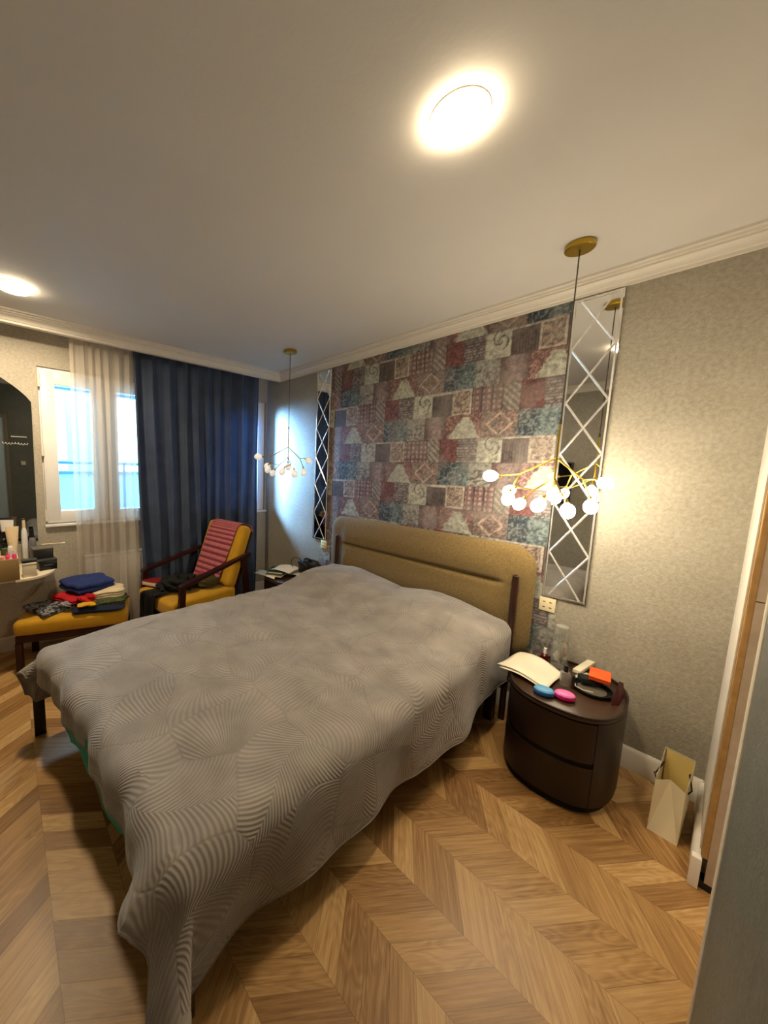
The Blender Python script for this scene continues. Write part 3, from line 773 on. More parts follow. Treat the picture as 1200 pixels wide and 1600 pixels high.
# ------------------------------------------------------------------ paper bag by the wall
def paper_bag():
    r = thing('paper_bag', 'cream paper carrier bag with dark string handles standing by the skirting', 'bag', (3.730, -.265, 0), rad(-4))
    m = mat('kraft_cream', srgb(214, 202, 170), .6, bump=.2, bscale=8); mi = mat('bag_inside', srgb(232, 208, 132), .65)
    w, d, h = .048, .125, .275
    b = MB()
    fh = .245
    # corners: front (-y), back (+y)
    FL, FR, BL, BR = (-w, -d, 0), (w, -d, 0), (-w, d, 0), (w, d, 0)
    tFL, tFR, tBL, tBR = (-w*.95, -d*.92, fh), (w*.98, -d*.92, fh+.005), (-w*1.05, d*.9, h+.02), (w, d*.9, h+.015)
    g0, gt = (-.004, -d*.86, .07), (-.006, -d*.50, fh+.002)
    b.face([FL, FR, BR, BL]); b.face([FL, g0, FR]); b.face([FL, tFL, gt, g0]); b.face([FR, g0, gt, tFR])
    b.face([BL, BR, tBR, tBL])
    mid_l = (-w*1.12, 0, .15); mid_r = (w*1.12, 0, .15)
    for A, B_, Cc, D, mm in ((FL, BL, tBL, tFL, mid_l), (FR, BR, tBR, tFR, mid_r)):
        for p, q in ((A, B_), (B_, Cc), (Cc, D), (D, A)): b.face([p, q, mm])
    bmesh.ops.remove_doubles(b.b, verts=b.b.verts, dist=1e-6)
    b.done('body', m, r, smooth=False, solid=.0015)
    b = MB(); b.face([(-w*.9, d*.86, .02), (w*.9, d*.86, .02), (w*.93, d*.87, h+.01), (-w*.95, d*.87, h+.015)]); b.done('lining', mi, r, smooth=False)
    hm = mat('handle_string', srgb(28, 26, 34), .7)
    for s_ in (-1, 1):
        x = s_*w
        b = MB(); b.tube([(x, -.06, .215), (x+s_*.012, -.045, .235), (x+s_*.010, -.02, .22), (x+s_*.004, 0, .235), (x-s_*.006, .02, .262), (x-s_*.004, .045, .255), (x, .06, .225)], .0028, 8); b.done('handle', hm, r)
paper_bag()

# ------------------------------------------------------------------ curtains
def curtain(name, xc, ya, yb, zt, zb, folds, amp, m, label, ba=0, bb=0, seed=0, th=.003):
    n, nz = folds*14, 40; b = MB()
    def fn(i, j):
        u = i/(n-1); v = j/(nz-1); z = zt+(zb-zt)*v
        y = ya+(yb-ya)*u + (ba*(1-u)+bb*u)*v + .012*sin(v*6+u*20+seed)*v
        ph = u*folds*2*pi+1.3*sin(u*9+seed)+.5*sin(v*3+seed+u*5)*v
        a = amp*(.55+.45*v)*(.7+.5*vnoise(u*folds*.7, v*1.2, seed))
        x = xc+a*sin(ph)+.3*a*sin(ph*2.3+v*2+seed)
        y += .4*a*cos(ph)*(1 if 0 < i < n-1 else 0)
        return Vector((x, y, z))
    b.grid(n, nz, fn)
    return tag(b.done(name, m, solid=th, norm=False), label, 'curtain')
def cloth_thin(name, col, trans, tl, c2=None):
    g = N(name); tc = g.n('TexCoord').outputs['Object']
    nz = g.n('TexNoise', {'Vector': tc, 'Scale': 300.0})
    d = g.n('BsdfDiffuse', {'Color': col}); t = g.n('BsdfTranslucent', {'Color': c2 or col}); tr = g.n('BsdfTransparent')
    m1 = g.n('MixShader', {0: tl, 1: d.outputs[0], 2: t.outputs[0]})
    m2 = g.n('MixShader', {0: trans, 1: m1.outputs[0], 2: tr.outputs[0]})
    return g.done(m2.outputs[0])
curtain('sheer_curtain', .135, -2.095, -1.60, 2.665, .04, 7, .030, cloth_thin('sheer_white', srgb(222, 214, 204), .38, .45), 'white sheer curtain hanging in front of the left of the window', -.02, .02, 3, 0)
def blue_cloth():
    g = N('navy_drape'); tc = g.n('TexCoord').outputs['Object']
    nz = g.n('TexNoise', {'Vector': tc, 'Scale': 5.0, 'Detail': 3.0})
    col = g.ramp(nz.outputs[0], [(.3, srgb(44, 56, 80)), (.7, srgb(58, 72, 98))])
    b = g.bsdf(Base_Color=col, Roughness=.75); b.inputs['Sheen Weight'].default_value = .15
    t = g.n('BsdfTranslucent', {'Color': srgb(50, 80, 120)})
    m1 = g.n('MixShader', {0: .006, 1: b.outputs[0], 2: t.outputs[0]})
    return g.done(m1.outputs[0])
curtain('drape', .125, -1.60, -.19, 2.665, .03, 10, .040, blue_cloth(), 'dark blue floor-length drape covering the right of the window', .05, -.02, 8, 0)
b = MB(); b.box((.10, -3.4, 2.664), (.20, -.1, 2.679), .002); tag(b.done('curtain_rail', M_white), 'white curtain rail fixed in the ceiling recess at the window', 'curtain rail')

# radiator
r = thing('radiator', 'white panel radiator under the window behind the sheer curtain', 'radiator', (.042, -1.44, 0))
b = MB(); b.box((-.03, -.60, .16), (.025, .60, .74), .008); b.done('panel', M_pvc, r)
b = MB()
for k in range(29): b.box((.024, -.585+k*.0405, .19), (.032, -.565+k*.0405, .71), .003)
b.done('fins', M_pvc, r)
b = MB(); b.box((-.035, -.605, .738), (.03, .605, .752), .003); b.done('top_grille', M_pvc, r)
for y in (-.5, .5):
    b = MB(); b.tube([(0, y, 0), (0, y, .17)], .010, 10); b.done('pipe', M_pvc, r)

# ------------------------------------------------------------------ armchair
M_must = mat('mustard_fabric', srgb(186, 138, 10), .85, bump=.5, bscale=260, var=.08, vscale=10, sheen=.15)
M_arm = mat('mahogany', srgb(44, 16, 12), .3, var=.2, vscale=10)
def cushion(b, a, c, bev, puff=0, M=None, dips=()):
    x0, y0, z0 = a; x1, y1, z1 = c; t = bmesh.new(); bmesh.ops.create_cube(t, size=1)
    for v in t.verts: v.co = Vector(((x0+x1)/2+v.co.x*(x1-x0), (y0+y1)/2+v.co.y*(y1-y0), (z0+z1)/2+v.co.z*(z1-z0)))
    bmesh.ops.bevel(t, geom=list(t.edges), offset=bev, segments=4, profile=.5, affect='EDGES')
    bmesh.ops.subdivide_edges(t, edges=[e for e in t.edges if e.calc_length() > .12], cuts=9, use_grid_fill=True)
    for v in t.verts:
        u = (v.co.x-(x0+x1)/2)/((x1-x0)/2); w = (v.co.y-(y0+y1)/2)/((y1-y0)/2); q = (1-min(1, u*u))*(1-min(1, w*w))
        v.co.z += math.copysign(puff*q, v.co.z-(z0+z1)/2)+.004*sin(v.co.x*19+v.co.y*13)*q
    b.merge(t, M)
CH = (.55, -1.20, 0); CR = rad(9)
ch = thing('armchair', 'mustard yellow armchair with dark wooden arms in the window corner', 'armchair', CH, CR)
b = MB(); cushion(b, (-.30, -.42, .315), (.30, .27, .45), .035, .012); b.done('seat_cushion', M_must, ch)
b = MB(); b.box((-.31, -.40, .26), (.31, .30, .312), .006); b.done('seat_frame', M_arm, ch)
# backrest: local slab, tilted back
Mb = Matrix.Translation((0, .205, .44)) @ Matrix.Rotation(rad(-21), 4, 'X')
b = MB(); cushion(b, (-.30, -.06, .0), (.30, .065, .62), .05, 0.0, Mb); b.done('backrest', M_must, ch)
b = MB(); b.box((-.29, .066, -.12), (.29, .085, .58), .006, M=Mb); b.done('back_panel', M_arm, ch)
for s_ in (-1, 1):
    x = s_*.335
    # arm: flat bar rising to the back
    b = MB(); pts = [(-.36, .585), (-.30, .605), (-.1, .645), (.1, .690), (.30, .735), (.40, .755)]
    def A_(i, j):
        y, z = pts[j]; hw = .030 if j < 4 else .022; hh = .014
        return Vector((x+[-hw, hw, hw, -hw][i], y, z+[-hh, -hh, hh, hh][i]))
    b.grid(4, len(pts), A_, True, True); b.done('armrest', M_arm, ch)
    for y0, z0_, y1, z1_ in ((-.37, 0, -.33, .60), (.40, 0, .33, .74)):
        b = MB()
        b.grid(4, 6, lambda i, j: Vector((x+[-.018, .018, .018, -.018][i], y0+(y1-y0)*j/5+[-.026, -.026, .026, .026][i]*(1 if j else .7), z0_+(z1_-z0_)*j/5)), True, True)
        b.done('leg', M_arm, ch)
    b = MB(); b.box((x-.012, -.36, .25), (x+.012, .36, .30), .004); b.done('side_rail', M_arm, ch)

# striped towel draped over the back (world space curve along backrest front and over its top)
def towel():
    g = N('striped_towel'); uv = g.n('UVMap', uv_map='UVMap').outputs[0]
    s = g.n('SeparateXYZ', {0: uv})
    w = g.math('FRACT', g.math('MULTIPLY', s.outputs[1], 36.0))
    col = g.ramp(w, [(.0, srgb(184, 98, 108)), (.52, srgb(196, 116, 122)), (.58, srgb(122, 46, 62)), (1.0, srgb(134, 54, 68))])
    b_ = g.bsdf(Base_Color=col, Roughness=.9)
    nz = g.n('TexNoise', {'Vector': uv, 'Scale': 500.0}); g.put(b_.inputs['Normal'], g.n('Bump', {'Height': nz.outputs[0], 'Strength': .6, 'Distance': .002}).outputs[0])
    m = g.done(b_.outputs[0])
    prof = [(-.085, -.02, .0), (-.075, .02, 0), (-.072, .2, 0), (-.072, .40, 0), (-.072, .55, 0), (-.062, .605, 0), (-.03, .632, 0), (.02, .636, 0), (.07, .628, 0), (.096, .59, 0), (.098, .45, 0), (.10, .30, 0)]
    b = MB(); nu, nv = 26, 60; L = len(prof)-1
    def fn(i, j):
        u = i/(nu-1); q = j/(nv-1)*L; k = min(int(q), L-1); f = q-k
        y = prof[k][0]*(1-f)+prof[k+1][0]*f; z = prof[k][1]*(1-f)+prof[k+1][1]*f
        x = -.165+.42*u - .09*(1-j/(nv-1))+.02*sin(j/(nv-1)*2)
        x = x if j > 0 else x
        off_ = .008*sin(u*14+z*4)*(1 if y < 0 else -1)
        return Mb @ Vector((x, y-abs(off_) if y < 0 else y+abs(off_), z))
    g_ = b.grid(nu, nv, fn); ul = b.b.loops.layers.uv.new('UVMap'); look = {}
    for i in range(nu):
        for j in range(nv): look[g_[i][j]] = (i/(nu-1), j/(nv-1)*1.0)
    for f in b.b.faces:
        for l in f.loops: l[ul].uv = look[l.vert]
    bmesh.ops.transform(b.b, matrix=Rz(CR, CH), verts=b.b.verts)
    tag(b.done('striped_towel', m, solid=.006, norm=False), 'pink and red striped towel draped over the armchair back', 'towel')
towel()

# book, black garment, olive pouch, pink cloth on the chair
r = thing('hardcover_book', 'thick dark red book lying on the left front of the armchair seat', 'book', (.345, -1.52, .464), rad(30))
b = MB(); b.box((-.085, -.065, .004), (.083, .065, .040), .002); b.done('pages', mat('book_pages', srgb(226, 210, 186), .8), r)
b = MB(); b.box((-.09, -.068, .040), (.088, .068, .045), .002); b.box((-.09, -.068, -.001), (.088, .068, .004), .002); b.box((-.093, -.068, -.001), (-.088, .068, .045), .002); b.done('cover', mat('book_cover', srgb(120, 26, 30), .5), r)
b = MB()
b.box((-.05, -.05, 0), (.05, .05, .002), .0005, M=Rz(.5, (.36, -1.485, .505)))
tag(b.done('red_card', mat('pink_card', srgb(150, 60, 70), .5)), 'small pinkish card lying on the dark red book', 'card')

def blob(name, m, label, cat, c, rx, ry, rz_, rot=0, seed=0, rough=.25, flat=.0, n=40):
    """crumpled cloth lump"""
    b = MB(); M = Rz(rot)
    def fn(i, j):
        t = 2*pi*i/n; p = -pi/2+pi*j/(n//2)
        k = 1+rough*(vnoise(cos(t)*2.2+5+sin(p)*2, sin(t)*2.2+5+sin(p)*2, seed)-.5)*2+rough*.5*(vnoise(cos(t)*5+9, sin(t)*5+sin(p)*5+9, seed+1)-.5)
        cp = max(0, cos(p))**.6
        z = sin(p); z = math.copysign(abs(z)**.8, z)
        v = M @ Vector((rx*k*cp*cos(t), ry*k*cp*sin(t), rz_*(z+1)*(k if z > 0 else 1)*.5*2/2))
        return Vector(c)+v
    b.grid(n, n//2+1, fn, True, False); bmesh.ops.remove_doubles(b.b, verts=b.b.verts, dist=1e-5)
    return tag(b.done(name, m), label, cat)
M_blk = mat('black_cloth', srgb(5, 5, 7), .9, bump=.6, bscale=40)
blob('black_garment', M_blk, 'black garment heaped on the front of the armchair seat', 'garment', (.60, -1.38, .466), .14, .17, .115, .3, 4, .35)
def hang():
    b = MB()
    def fn(i, j):
        u = i/14; v = j/18
        x = .50+.19*u+.015*sin(v*7); y = -1.50-.12*sm(0, .3, v)+.028*(u-.5)*2+.012*sin(u*12)
        z = .475-.0*v if v < .3 else .475-.30*(v-.3)/.7
        if v >= .3: y -= .055+.010*sin(u*10+v*4)
        else: y -= .055*v/.3
        return Vector((x, y+.02, z+.01*sin(u*9)*(1-v)))
    b.grid(15, 19, fn)
    tag(b.done('black_scarf', M_blk, solid=.008), 'black scarf hanging down over the armchair seat front', 'scarf')
hang()
blob('olive_pouch', mat('olive_cloth', srgb(66, 56, 18), .85, bump=.5, bscale=30), 'olive green pouch on the seat under the near armrest', 'pouch', (.66, -1.14, .462), .12, .10, .10, .8, 9, .2)
blob('pink_cloth', mat('pink_cloth', srgb(170, 60, 88), .9, bump=.5, bscale=30), 'crumpled pink cloth behind the olive pouch on the armchair', 'cloth', (.50, -1.08, .462), .10, .07, .08, .2, 12, .3)

# ------------------------------------------------------------------ bench with clothes
BR = rad(-17.5)
bn = thing('footstool_bench', 'mustard yellow upholstered footstool with dark legs in front of the armchair', 'footstool', (.41, -2.16, 0), BR)
b = MB(); cushion(b, (-.215, -.385, .30), (.215, .385, .415), .035, .012); b.done('cushion', M_must, bn)
b = MB(); b.box((-.20, -.375, .245), (.20, .375, .30), .005); b.done('frame', M_arm, bn)
for sx in (-1, 1):
    for sy in (-1, 1):
        b = MB(); b.box((sx*.185-.022, sy*.355-.022, 0), (sx*.185+.022, sy*.355+.022, .247), .004); b.done('leg', M_arm, bn)

def folded(name, m, label, c, w, d, h, rot, layers, seed, cat='garment', tilt=0, rx=0):
    """a folded garment: one soft slab whose side shows its layers"""
    b = MB(); n = 56; pts = []
    def fn(i, j):
        t = 2*pi*i/n; cx, sy = cos(t), sin(t)
        k = 1/max(abs(cx)**9+abs(sy)**9, 1e-9)**(1/9)
        v = j/(layers*6); z = h*v
        ins = .010*abs(sin(v*layers*pi)) - .012
        wob = .020*(vnoise(cx*2+4, sy*2+4, seed)-.5)*2+.01*(vnoise(t*2, v*layers, seed+2)-.5)
        return Vector((cx*k*(w/2+ins+wob), sy*k*(d/2+ins+wob), z+.012*(vnoise(cx*1.5+3, sy*1.5+3, seed+5)-.5)*v))
    g = b.grid(n, layers*6+1, fn, True)
    for jj, s_ in ((0, 0), (layers*6, 1)):       # soft lids
        ring = [g[i][jj] for i in range(n)]; prev = ring
        for k in (.75, .45, .2):
            cur = []
            for v in ring:
                p = v.co.copy(); p.x *= k; p.y *= k; p.z += s_*(.010*(1-k)+.008*vnoise(p.x*20+5, p.y*20+5, seed)); cur.append(b.b.verts.new(p))
            for i in range(n): b.b.faces.new((prev[i], prev[(i+1) % n], cur[(i+1) % n], cur[i]))
            prev = cur
        b.b.faces.new(prev)
    M = Matrix.Translation(c) @ Matrix.Rotation(rot, 4, 'Z') @ Matrix.Rotation(tilt, 4, 'Y') @ Matrix.Rotation(rx, 4, 'X')
    bmesh.ops.transform(b.b, matrix=M, verts=b.b.verts)
    return tag(b.done(name, m), label, cat)
def camo(name, cols, sc=22, rough=.9):
    g = N(name); tc = g.n('TexCoord').outputs['Object']
    nz = g.n('TexNoise', {'Vector': tc, 'Scale': float(sc), 'Detail': 2.0})
    col = g.ramp(nz.outputs[0], [(.35+.3*i/(len(cols)-1), c) for i, c in enumerate(cols)])
    b = g.bsdf(Base_Color=col, Roughness=rough)
    g.put(b.inputs['Normal'], g.n('Bump', {'Height': nz.outputs[0], 'Strength': .5, 'Distance': .004}).outputs[0])
    return g.done(b.outputs[0])
G = None
M_camo = camo('dark_grey_print', [srgb(20, 20, 24), srgb(50, 52, 54), srgb(150, 152, 160), srgb(28, 28, 30)], 26)
M_green = camo('olive_print', [srgb(38, 50, 24), srgb(78, 84, 46), srgb(40, 44, 26)], 30)
M_jean = camo('navy_denim', [srgb(16, 32, 84), srgb(28, 52, 122), srgb(14, 26, 70)], 60)
M_beige = mat('beige_knit', srgb(206, 188, 156), .9, bump=.6, bscale=120, var=.08)
M_redc = mat('red_cloth', srgb(176, 14, 28), .85, bump=.5, bscale=40, var=.15)
M_yel = mat('yellow_cloth', srgb(206, 158, 28), .85, bump=.4, bscale=40)
M_navy = mat('navy_cloth', srgb(14, 22, 50), .9, bump=.5, bscale=60)
folded('folded_garment', M_camo, 'dark grey printed garment spread at the left of the footstool', (.36, -2.33, .428), .34, .30, .030, .35, 2, 21)
folded('folded_garment', M_navy, 'navy garment at the bottom of the clothes pile on the footstool', (.55, -2.02, .428), .26, .36, .022, -.3, 1, 22)
folded('folded_garment', M_green, 'olive green printed garment low in the clothes pile', (.50, -1.98, .452), .26, .34, .028, -.25, 2, 23)
folded('folded_garment', M_redc, 'bright red garment sticking out left of the folded jeans', (.35, -2.17, .470), .27, .24, .045, .5, 2, 24)
folded('folded_garment', M_yel, 'small yellow cloth showing under the red garment', (.60, -2.12, .482), .10, .14, .018, -.1, 1, 25)
folded('folded_garment', M_beige, 'folded beige knit showing its layered edge in the clothes pile', (.45, -1.94, .484), .22, .24, .055, -.15, 3, 26)
folded('folded_jeans', M_jean, 'folded dark blue jeans on top of the clothes pile', (.335, -2.06, .545), .34, .33, .07, .25, 2, 27, 'jeans')
blob('red_scarf', M_redc, 'small red cloth tucked between the jeans and beige knit', 'cloth', (.545, -2.11, .50), .07, .05, .04, .4, 31, .3)
blob('burgundy_scrap', mat('burgundy_cloth', srgb(70, 20, 36), .9), 'small burgundy cloth at the right end of the clothes pile', 'cloth', (.49, -1.83, .432), .05, .04, .03, 0, 33, .3)
blob('grey_sock', mat('grey_cloth', srgb(140, 142, 148), .9), 'small light grey cloth among the dark printed garment', 'cloth', (.49, -2.25, .466), .05, .035, .03, .5, 35, .3)

# ------------------------------------------------------------------ things on the far nightstand
def flatbook(name, c, w, d, h, rot, mc, label, mp=None, cat='book'):
    r = thing(name, label, cat, c, rot)
    b = MB(); b.box((-w/2+.004, -d/2+.004, .003), (w/2-.004, d/2-.004, h-.003), .001); b.done('pages', mp or M_paper, r)
    b = MB(); b.box((-w/2, -d/2, 0), (w/2, d/2, .003), .001); b.box((-w/2, -d/2, h-.003), (w/2, d/2, h), .001); b.box((-w/2-.002, -d/2, 0), (-w/2+.003, d/2, h), .001); b.done('cover', mc, r)
    return r
flatbook('closed_book', (.86, -.43, .502), .17, .23, .022, rad(30), mat('cover_brown', srgb(96, 84, 50), .6), 'brown covered book at the bottom of the stack on the far nightstand')
flatbook('closed_book', (.84, -.42, .526), .16, .21, .020, rad(38), mat('cover_green', srgb(28, 62, 48), .5), 'dark green book on top of the stack on the far nightstand')
paper_sheet('paper_sheet', [(.62, -.50), (.70, -.62), (.98, -.56), (.86, -.45)], .503, .004, 'curled white paper overhanging the left rim of the far nightstand')
paper_sheet('paper_sheet', [(.74, -.30), (.82, -.50), (1.04, -.42), (.95, -.20)], .552, .010, 'white papers on top of the green book on the far nightstand')
paper_sheet('paper_sheet', [(.84, -.18), (.92, -.36), (1.12, -.30), (1.06, -.12)], .504, .012, 'crumpled white paper behind the books on the far nightstand')
blob('black_bag', mat('black_leather', srgb(12, 12, 14), .5, bump=.3, bscale=20), 'small black bag at the back of the far nightstand', 'bag', (1.05, -.16, .500), .13, .08, .15, .3, 41, .14)
b = MB(); b.tube([(.93+.055*cos(t)*.9, -.24+.03*cos(t), .605+.060*sin(t)) for t in [2*pi*k/28 for k in range(29)]], .0038, 8)
b.tube([(.93, -.24, .545), (.935, -.25, .51), (.96, -.26, .506)], .0022, 8)
tag(b.done('coiled_cable', mat('cable_grey', srgb(40, 38, 38), .4)), 'thin coiled cable loop rising behind the papers on the far nightstand', 'cable')

# ------------------------------------------------------------------ vanity
M_cream = mat('cream_lacquer', srgb(226, 214, 190), .35)
M_olive = mat('bronze_veneer', srgb(138, 112, 68), .4, var=.08, vscale=6)
vn = thing('vanity_table', 'wall-hung vanity with bronze drawer front and a rounded cream shelf end', 'vanity', (0, -2.9, 0))
yo = 2.9
b = MB(); b.box((0.01, -.40, .745), (.48, -2.524+yo, .885), .004); b.done('cabinet', M_cream, vn)
b = MB(); b.box((.481, -.38, .735), (.50, -2.522+yo, .895), .003); b.done('drawer_front', M_olive, vn)
b = MB()
poly = [(.002, -2.55+yo), (.50, -2.55+yo)]+[(.25+.25*cos(t), -2.50+yo+.22*sin(t)) for t in [rad(a) for a in range(0, 91, 9)]]+[(.002, -2.285+yo)]
b.prism(poly, .718, .740, .004); b.done('end_shelf', M_cream, vn)
b = MB(); b.box((0.01, -.42, .720), (.48, -2.53+yo, .745), .003); b.done('underside', M_cream, vn)
vm = thing('vanity_mirror', 'arched frameless smoked mirror on the wall above the vanity', 'mirror', (.002, -2.9, 0))
vm.rotation_euler = (0, rad(1.6), 0); vm.location.x = -.023
b = MB(); n = 40
poly = [(-2.375+yo, .93), (-2.368+yo, 2.085)]
for k in range(1, n): 
    t = k/n; y = -2.368+yo+(-1.02)*t; poly.append((y, 2.085+.27*sin(pi*t)**.8 if 0 < t < 1 else 2.085))
poly += [(-3.388+yo, 2.085), (-3.388+yo, .93)]
t_ = bmesh.new(); f = t_.faces.new([t_.verts.new((0.0, y, z)) for y, z in poly]); rr = bmesh.ops.extrude_face_region(t_, geom=[f])
for v in rr['geom']:
    if isinstance(v, bmesh.types.BMVert): v.co.x = .005
b.merge(t_); b.done('mirror_pane', M_vanmirror, vm, smooth=False)
b = MB()
def scrib(y0, y1, z, a, f, k):
    b.tube([(.0065, y0+(y1-y0)*i/60+a*.5*cos(i*f), z+a*sin(i*f)*(1+.6*sin(i*.7))*(1 if i % 17 else 2)) for i in range(61)], k, 5)
scrib(-2.57+yo, -2.40+yo, 1.745, .007, .9, .0014); scrib(-2.51+yo, -2.41+yo, 1.80, .004, 1.3, .0012)
b.done('script_decal', mat('decal_white', srgb(220, 220, 214), .6), vm)

# cosmetics
def tube_item(x, y, z, h, w, m, mc, lab, rot=0, capd=True):
    """squeeze tube standing on its cap"""
    r = thing('cosmetic_tube', lab, 'cosmetics', (x, y, z), rot)
    b = MB(); b.grid(20, 9, lambda i, j: Vector((w/2*cos(2*pi*i/20)*(.75+.4*j/8), (w/2*.75)*sin(2*pi*i/20)*max(.03, 1-(j/8)**1.5), .022+(h-.022)*j/8)), True, True); b.done('body', m, r)
    b = MB(); b.lathe([(0, 0), (w*.36, 0), (w*.36, .022), (0, .022)], 20); b.done('cap', mc, r)
def bottle(name, x, y, z, h, rr_, m, mc, lab, caph=.03, pump=False):
    r = thing(name, lab, 'bottle', (x, y, z))
    b = MB(); hb = h-caph
    b.lathe([(0, 0), (rr_*.95, 0), (rr_, .004), (rr_, hb*.82), (rr_*.8, hb*.93), (rr_*.45, hb), (0, hb)], 22); b.done('body', m, r)
    b = MB(); b.lathe([(0, hb), (rr_*.55, hb), (rr_*.52, h), (0, h)], 18); b.done('cap', mc, r)
def jar(x, y, z, h, rr_, m, mc, lab):
    r = thing('cosmetic_jar', lab, 'cosmetics', (x, y, z))
    b = MB(); b.lathe([(0, 0), (rr_*.95, 0), (rr_, .004), (rr_, h*.6), (0, h*.6)], 24); b.done('body', m, r)
    b = MB(); b.lathe([(0, h*.6), (rr_*1.04, h*.6), (rr_*1.04, h-.003), (rr_, h), (0, h)], 24); b.done('lid', mc, r)
cw = mat('plastic_white', srgb(226, 224, 222), .35); cc = mat('plastic_cream', srgb(226, 204, 168), .4); ck = mat('plastic_pink', srgb(226, 60, 120), .25); cg = mat('plastic_green', srgb(60, 90, 40), .4)
cl = mat('plastic_lilac', srgb(196, 170, 196), .35); cb = mat('plastic_black', srgb(16, 16, 18), .3); cpe = mat('plastic_peach', srgb(226, 168, 148), .45)
ZV = .8855
tube_item(.26, -2.548, ZV, .215, .075, cc, cw, 'large cream squeeze tube standing on the vanity', 1.45)
tube_item(.08, -2.575, ZV, .245, .085, cw, cl, 'wide white squeeze tube at the back of the vanity', 1.1)
bottle('pump_bottle', .40, -2.565, ZV, .125, .017, cw, cc, 'slim white bottle with a cream cap on the vanity')
bottle('glass_bottle', .44, -2.545, ZV, .062, .014, ck, mat('cap_pale', srgb(232, 214, 200), .3), 'hot pink nail varnish bottle on the vanity', .025)
bottle('glass_bottle', .43, -2.585, ZV, .05, .013, ck, ck, 'second hot pink bottle left of the first on the vanity', .018)
jar(.45, -2.622, ZV, .030, .022, cpe, cpe, 'low peach jar at the front of the vanity')
bottle('green_bottle', .33, -2.60, ZV, .10, .020, cg, cb, 'small green bottle behind the white bottle on the vanity')
bottle('black_bottle', .20, -2.60, ZV, .17, .028, cb, cb, 'tall black bottle at the left of the vanity', .05)
bottle('black_bottle', .28, -2.645, ZV, .145, .026, cb, mat('cap_grey', srgb(120, 120, 120), .3), 'shorter black bottle with grey cap at the left edge of the vanity', .04)
bottle('amber_bottle', .36, -2.64, ZV, .08, .018, cpe, cw, 'peach bottle with white cap beside the shorter black bottle', .02)
# lotions standing on the low shelf behind the boxes
SZ = .7405
bottle('lotion_bottle', .06, -2.468, SZ, .375, .022, cw, cc, 'tall white lotion bottle with a cream cap at the back of the rounded shelf', .06)
bottle('lotion_bottle', .06, -2.418, SZ, .30, .028, mat('grey_plastic', srgb(110, 108, 112), .3), cb, 'grey bottle with a black cap against the wall on the rounded shelf', .07)
# boxes
def cbox(name, c, w, d, h, rot, m, lidm, lab, lt=.012):
    r = thing(name, lab, 'box', c, rot)
    b = MB(); b.box((-w/2, -d/2, 0), (w/2, d/2, h-lt), .002); b.done('body', m, r)
    b = MB(); b.box((-w/2-.002, -d/2-.002, h-lt), (w/2+.002, d/2+.002, h), .002); b.done('lid', lidm, r)
    return r
M_bb = mat('black_card', srgb(14, 15, 17), .35); M_bg = mat('black_card_top', srgb(58, 62, 62), .3); M_bm = mat('brown_black_card', srgb(34, 32, 28), .4)
bx = cbox('black_box', (.27, -2.345, SZ), .13, .12, .085, .15, M_bb, M_bg, 'glossy black box on the rounded shelf under the dark brown box')
b = MB(); b.tube([(.0665, -.03+.001*k, .040+.002*sin(k*1.7)) for k in range(0, 61)], .0012, 5); b.done('print_line', mat('print_grey', srgb(120, 120, 124), .5), bx)
cbox('brown_box', (.22, -2.365, SZ+.0855), .13, .13, .085, .10, M_bm, mat('grey_lid', srgb(104, 102, 96), .35), 'dark brown box with grey lid on top of the black box')
cbox('white_box', (.445, -2.462, SZ), .06, .085, .105, 0.0, mat('white_carton_card', srgb(216, 204, 180), .5), mat('white_carton_top', srgb(230, 220, 200), .5), 'white carton on the rounded shelf beside the bronze drawer')
cbox('grey_compact', (.43, -2.462, SZ+.1055), .07, .090, .022, .1, M_bb, M_bg, 'flat dark grey palette lying on the white carton', .008)
b = MB(); b.tube([(.30, -2.455, .876), (.38, -2.46, .874)], [.012, .009], 12); tag(b.done('wooden_comb', cc), 'cream rounded tube lying across the grey palette', 'cosmetics') if False else b.b.free()
r = thing('makeup_brush', 'thin cream brush lying across the dark brown box towards the window', 'brush', (.16, -2.30, SZ+.176))
b = MB(); b.tube([(0, -.06, 0), (.01, .07, 0)], .0045, 10); b.done('handle', cc, r)
b = MB(); b.tube([(.01, .07, 0), (.012, .10, 0)], [.0045, .0065], 10); b.done('bristles', cw, r)

# ------------------------------------------------------------------ things seen only in the mirrors
tv = thing('television', 'black flat television on the wall opposite the bed', 'television', (2.08, YF+.002, 1.50))
b = MB(); b.box((-.44, 0, -.26), (.44, .045, .26), .006); b.done('housing', M_dark, tv)
b = MB(); b.box((-.425, .0455, -.245), (.425, .0475, .245)); b.done('screen', mat('tv_glass', srgb(8, 8, 10), .08), tv, smooth=False)
r = thing('light_switch', 'double light switch panel on the dark wall beside the doorway', 'switch', (XR-.001, -2.30, 1.35))
b = MB(); b.box((-.010, -.043, -.043), (0, .043, .043), .003); b.done('plate', M_wall_dark, r)
b = MB(); b.box((-.014, -.03, -.03), (-.009, -.001, .03), .002); b.box((-.014, .001, -.03), (-.009, .03, .03), .002); b.done('rocker', M_white, r)

dr = thing('door_1', 'white framed door with a pale glass panel on the dark wall beside the camera', 'door', (XR-.001, -2.68, 0)); dr['kind'] = 'structure'
b = MB(); frame_rect(b, -.20, .20, 0, 2.12, .05, -.02, 0); b.done('door_frame', mat('door_frame_grey', srgb(120, 112, 100), .5), dr)
b = MB(); b.box((-.012, -.15, .05), (-.004, .15, 2.07), .002); b.done('door_panel', mat('door_glass', srgb(180, 196, 210), .2), dr)
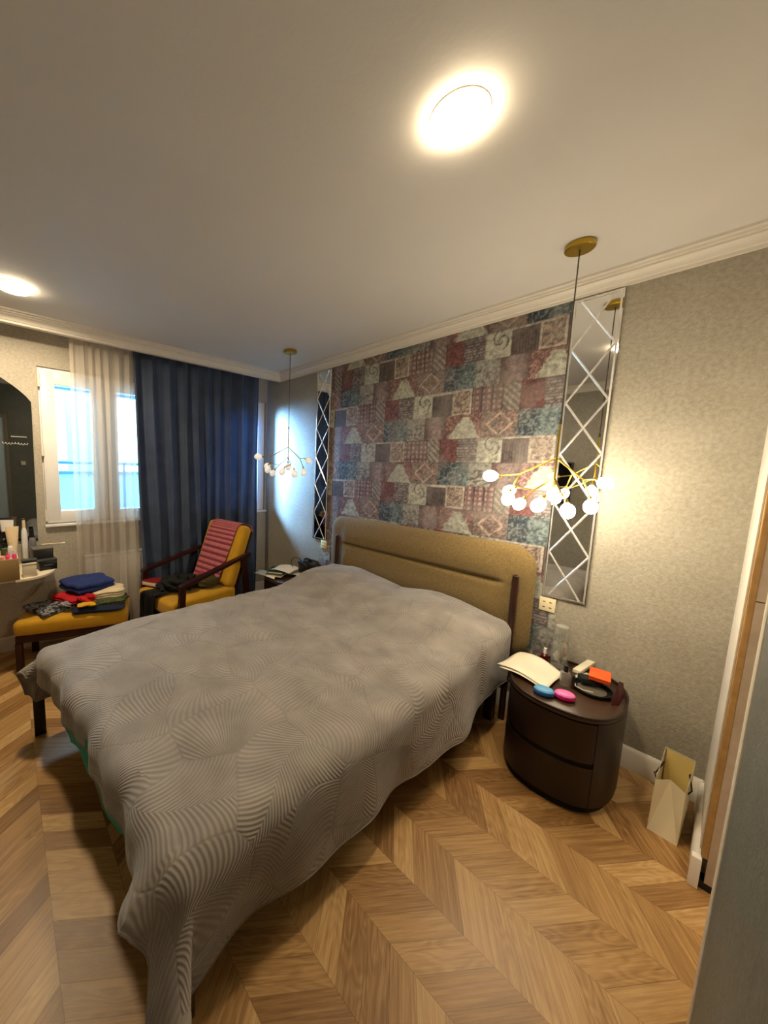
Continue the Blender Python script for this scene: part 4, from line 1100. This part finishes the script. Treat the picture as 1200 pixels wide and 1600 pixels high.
# ------------------------------------------------------------------ light
w = bpy.data.worlds.new('w'); bpy.context.scene.world = w; w.use_nodes = True
bg = w.node_tree.nodes['Background']; bg.inputs[0].default_value = (.42, .72, 1.0, 1); bg.inputs[1].default_value = 4.5
def area(name, loc, rot, sx, sy, e, col):
    l = bpy.data.lights.new(name, 'AREA'); l.shape = 'RECTANGLE'; l.size = sx; l.size_y = sy; l.energy = e; l.color = col
    o = bpy.data.objects.new(name, l); C.objects.link(o); o.location = loc; o.rotation_euler = rot; return o
# daylight from above the street, and an unseen fill light added beyond the doorway
area('daylight', (-1.6, -1.3, 4.2), (0, rad(-38), 0), 3.5, 1.5, 260, (.62, .82, 1.0))
dl = area('daylight_side', (-.62, -.48, 2.2), Vector((1.0, .50, -.75)).to_track_quat('-Z', 'Y').to_euler(), .6, 2.3, 300, (.34, .58, 1.0)); dl.data.spread = rad(95)
area('hall_fill', (4.4, -1.9, 2.6), (0, 0, 0), .5, .5, 10, (1, .85, .65))

sc = bpy.context.scene
sc.view_settings.view_transform = 'Standard'; sc.view_settings.look = 'None'; sc.view_settings.exposure = 1.55; sc.view_settings.gamma = 1.0
sc.cycles.max_bounces = 8; sc.cycles.diffuse_bounces = 5; sc.cycles.transparent_max_bounces = 12
sc.cycles.sample_clamp_indirect = 6; sc.cycles.caustics_reflective = False; sc.cycles.caustics_refractive = False
sc.cycles.use_denoising = True

GR = {'nightstand': 'nightstands on both sides of the bed', 'branch_pendant_lamp': 'branching pendants over the nightstands',
      'wall_mirror': 'diamond mirrors flanking the headboard', 'ceiling_light': 'round ceiling lights', 'wall_socket': 'wall sockets under the mirrors',
      'folded_garment': 'garments piled on the footstool', 'closed_book': 'books on the far nightstand', 'paper_sheet': 'loose papers on the nightstands',
      'white_carton': 'white cartons on the near nightstand', 'round_tin': 'oval tins on the near nightstand', 'cosmetic_tube': 'squeeze tubes on the vanity',
      'glass_bottle': 'pink bottles on the vanity', 'black_bottle': 'black bottles on the vanity', 'lotion_bottle': 'bottles on the rounded shelf'}
for o in bpy.data.objects:
    k = o.name.split('.')[0]
    if o.parent is None and k in GR and 'label' in o: o['group'] = GR[k]
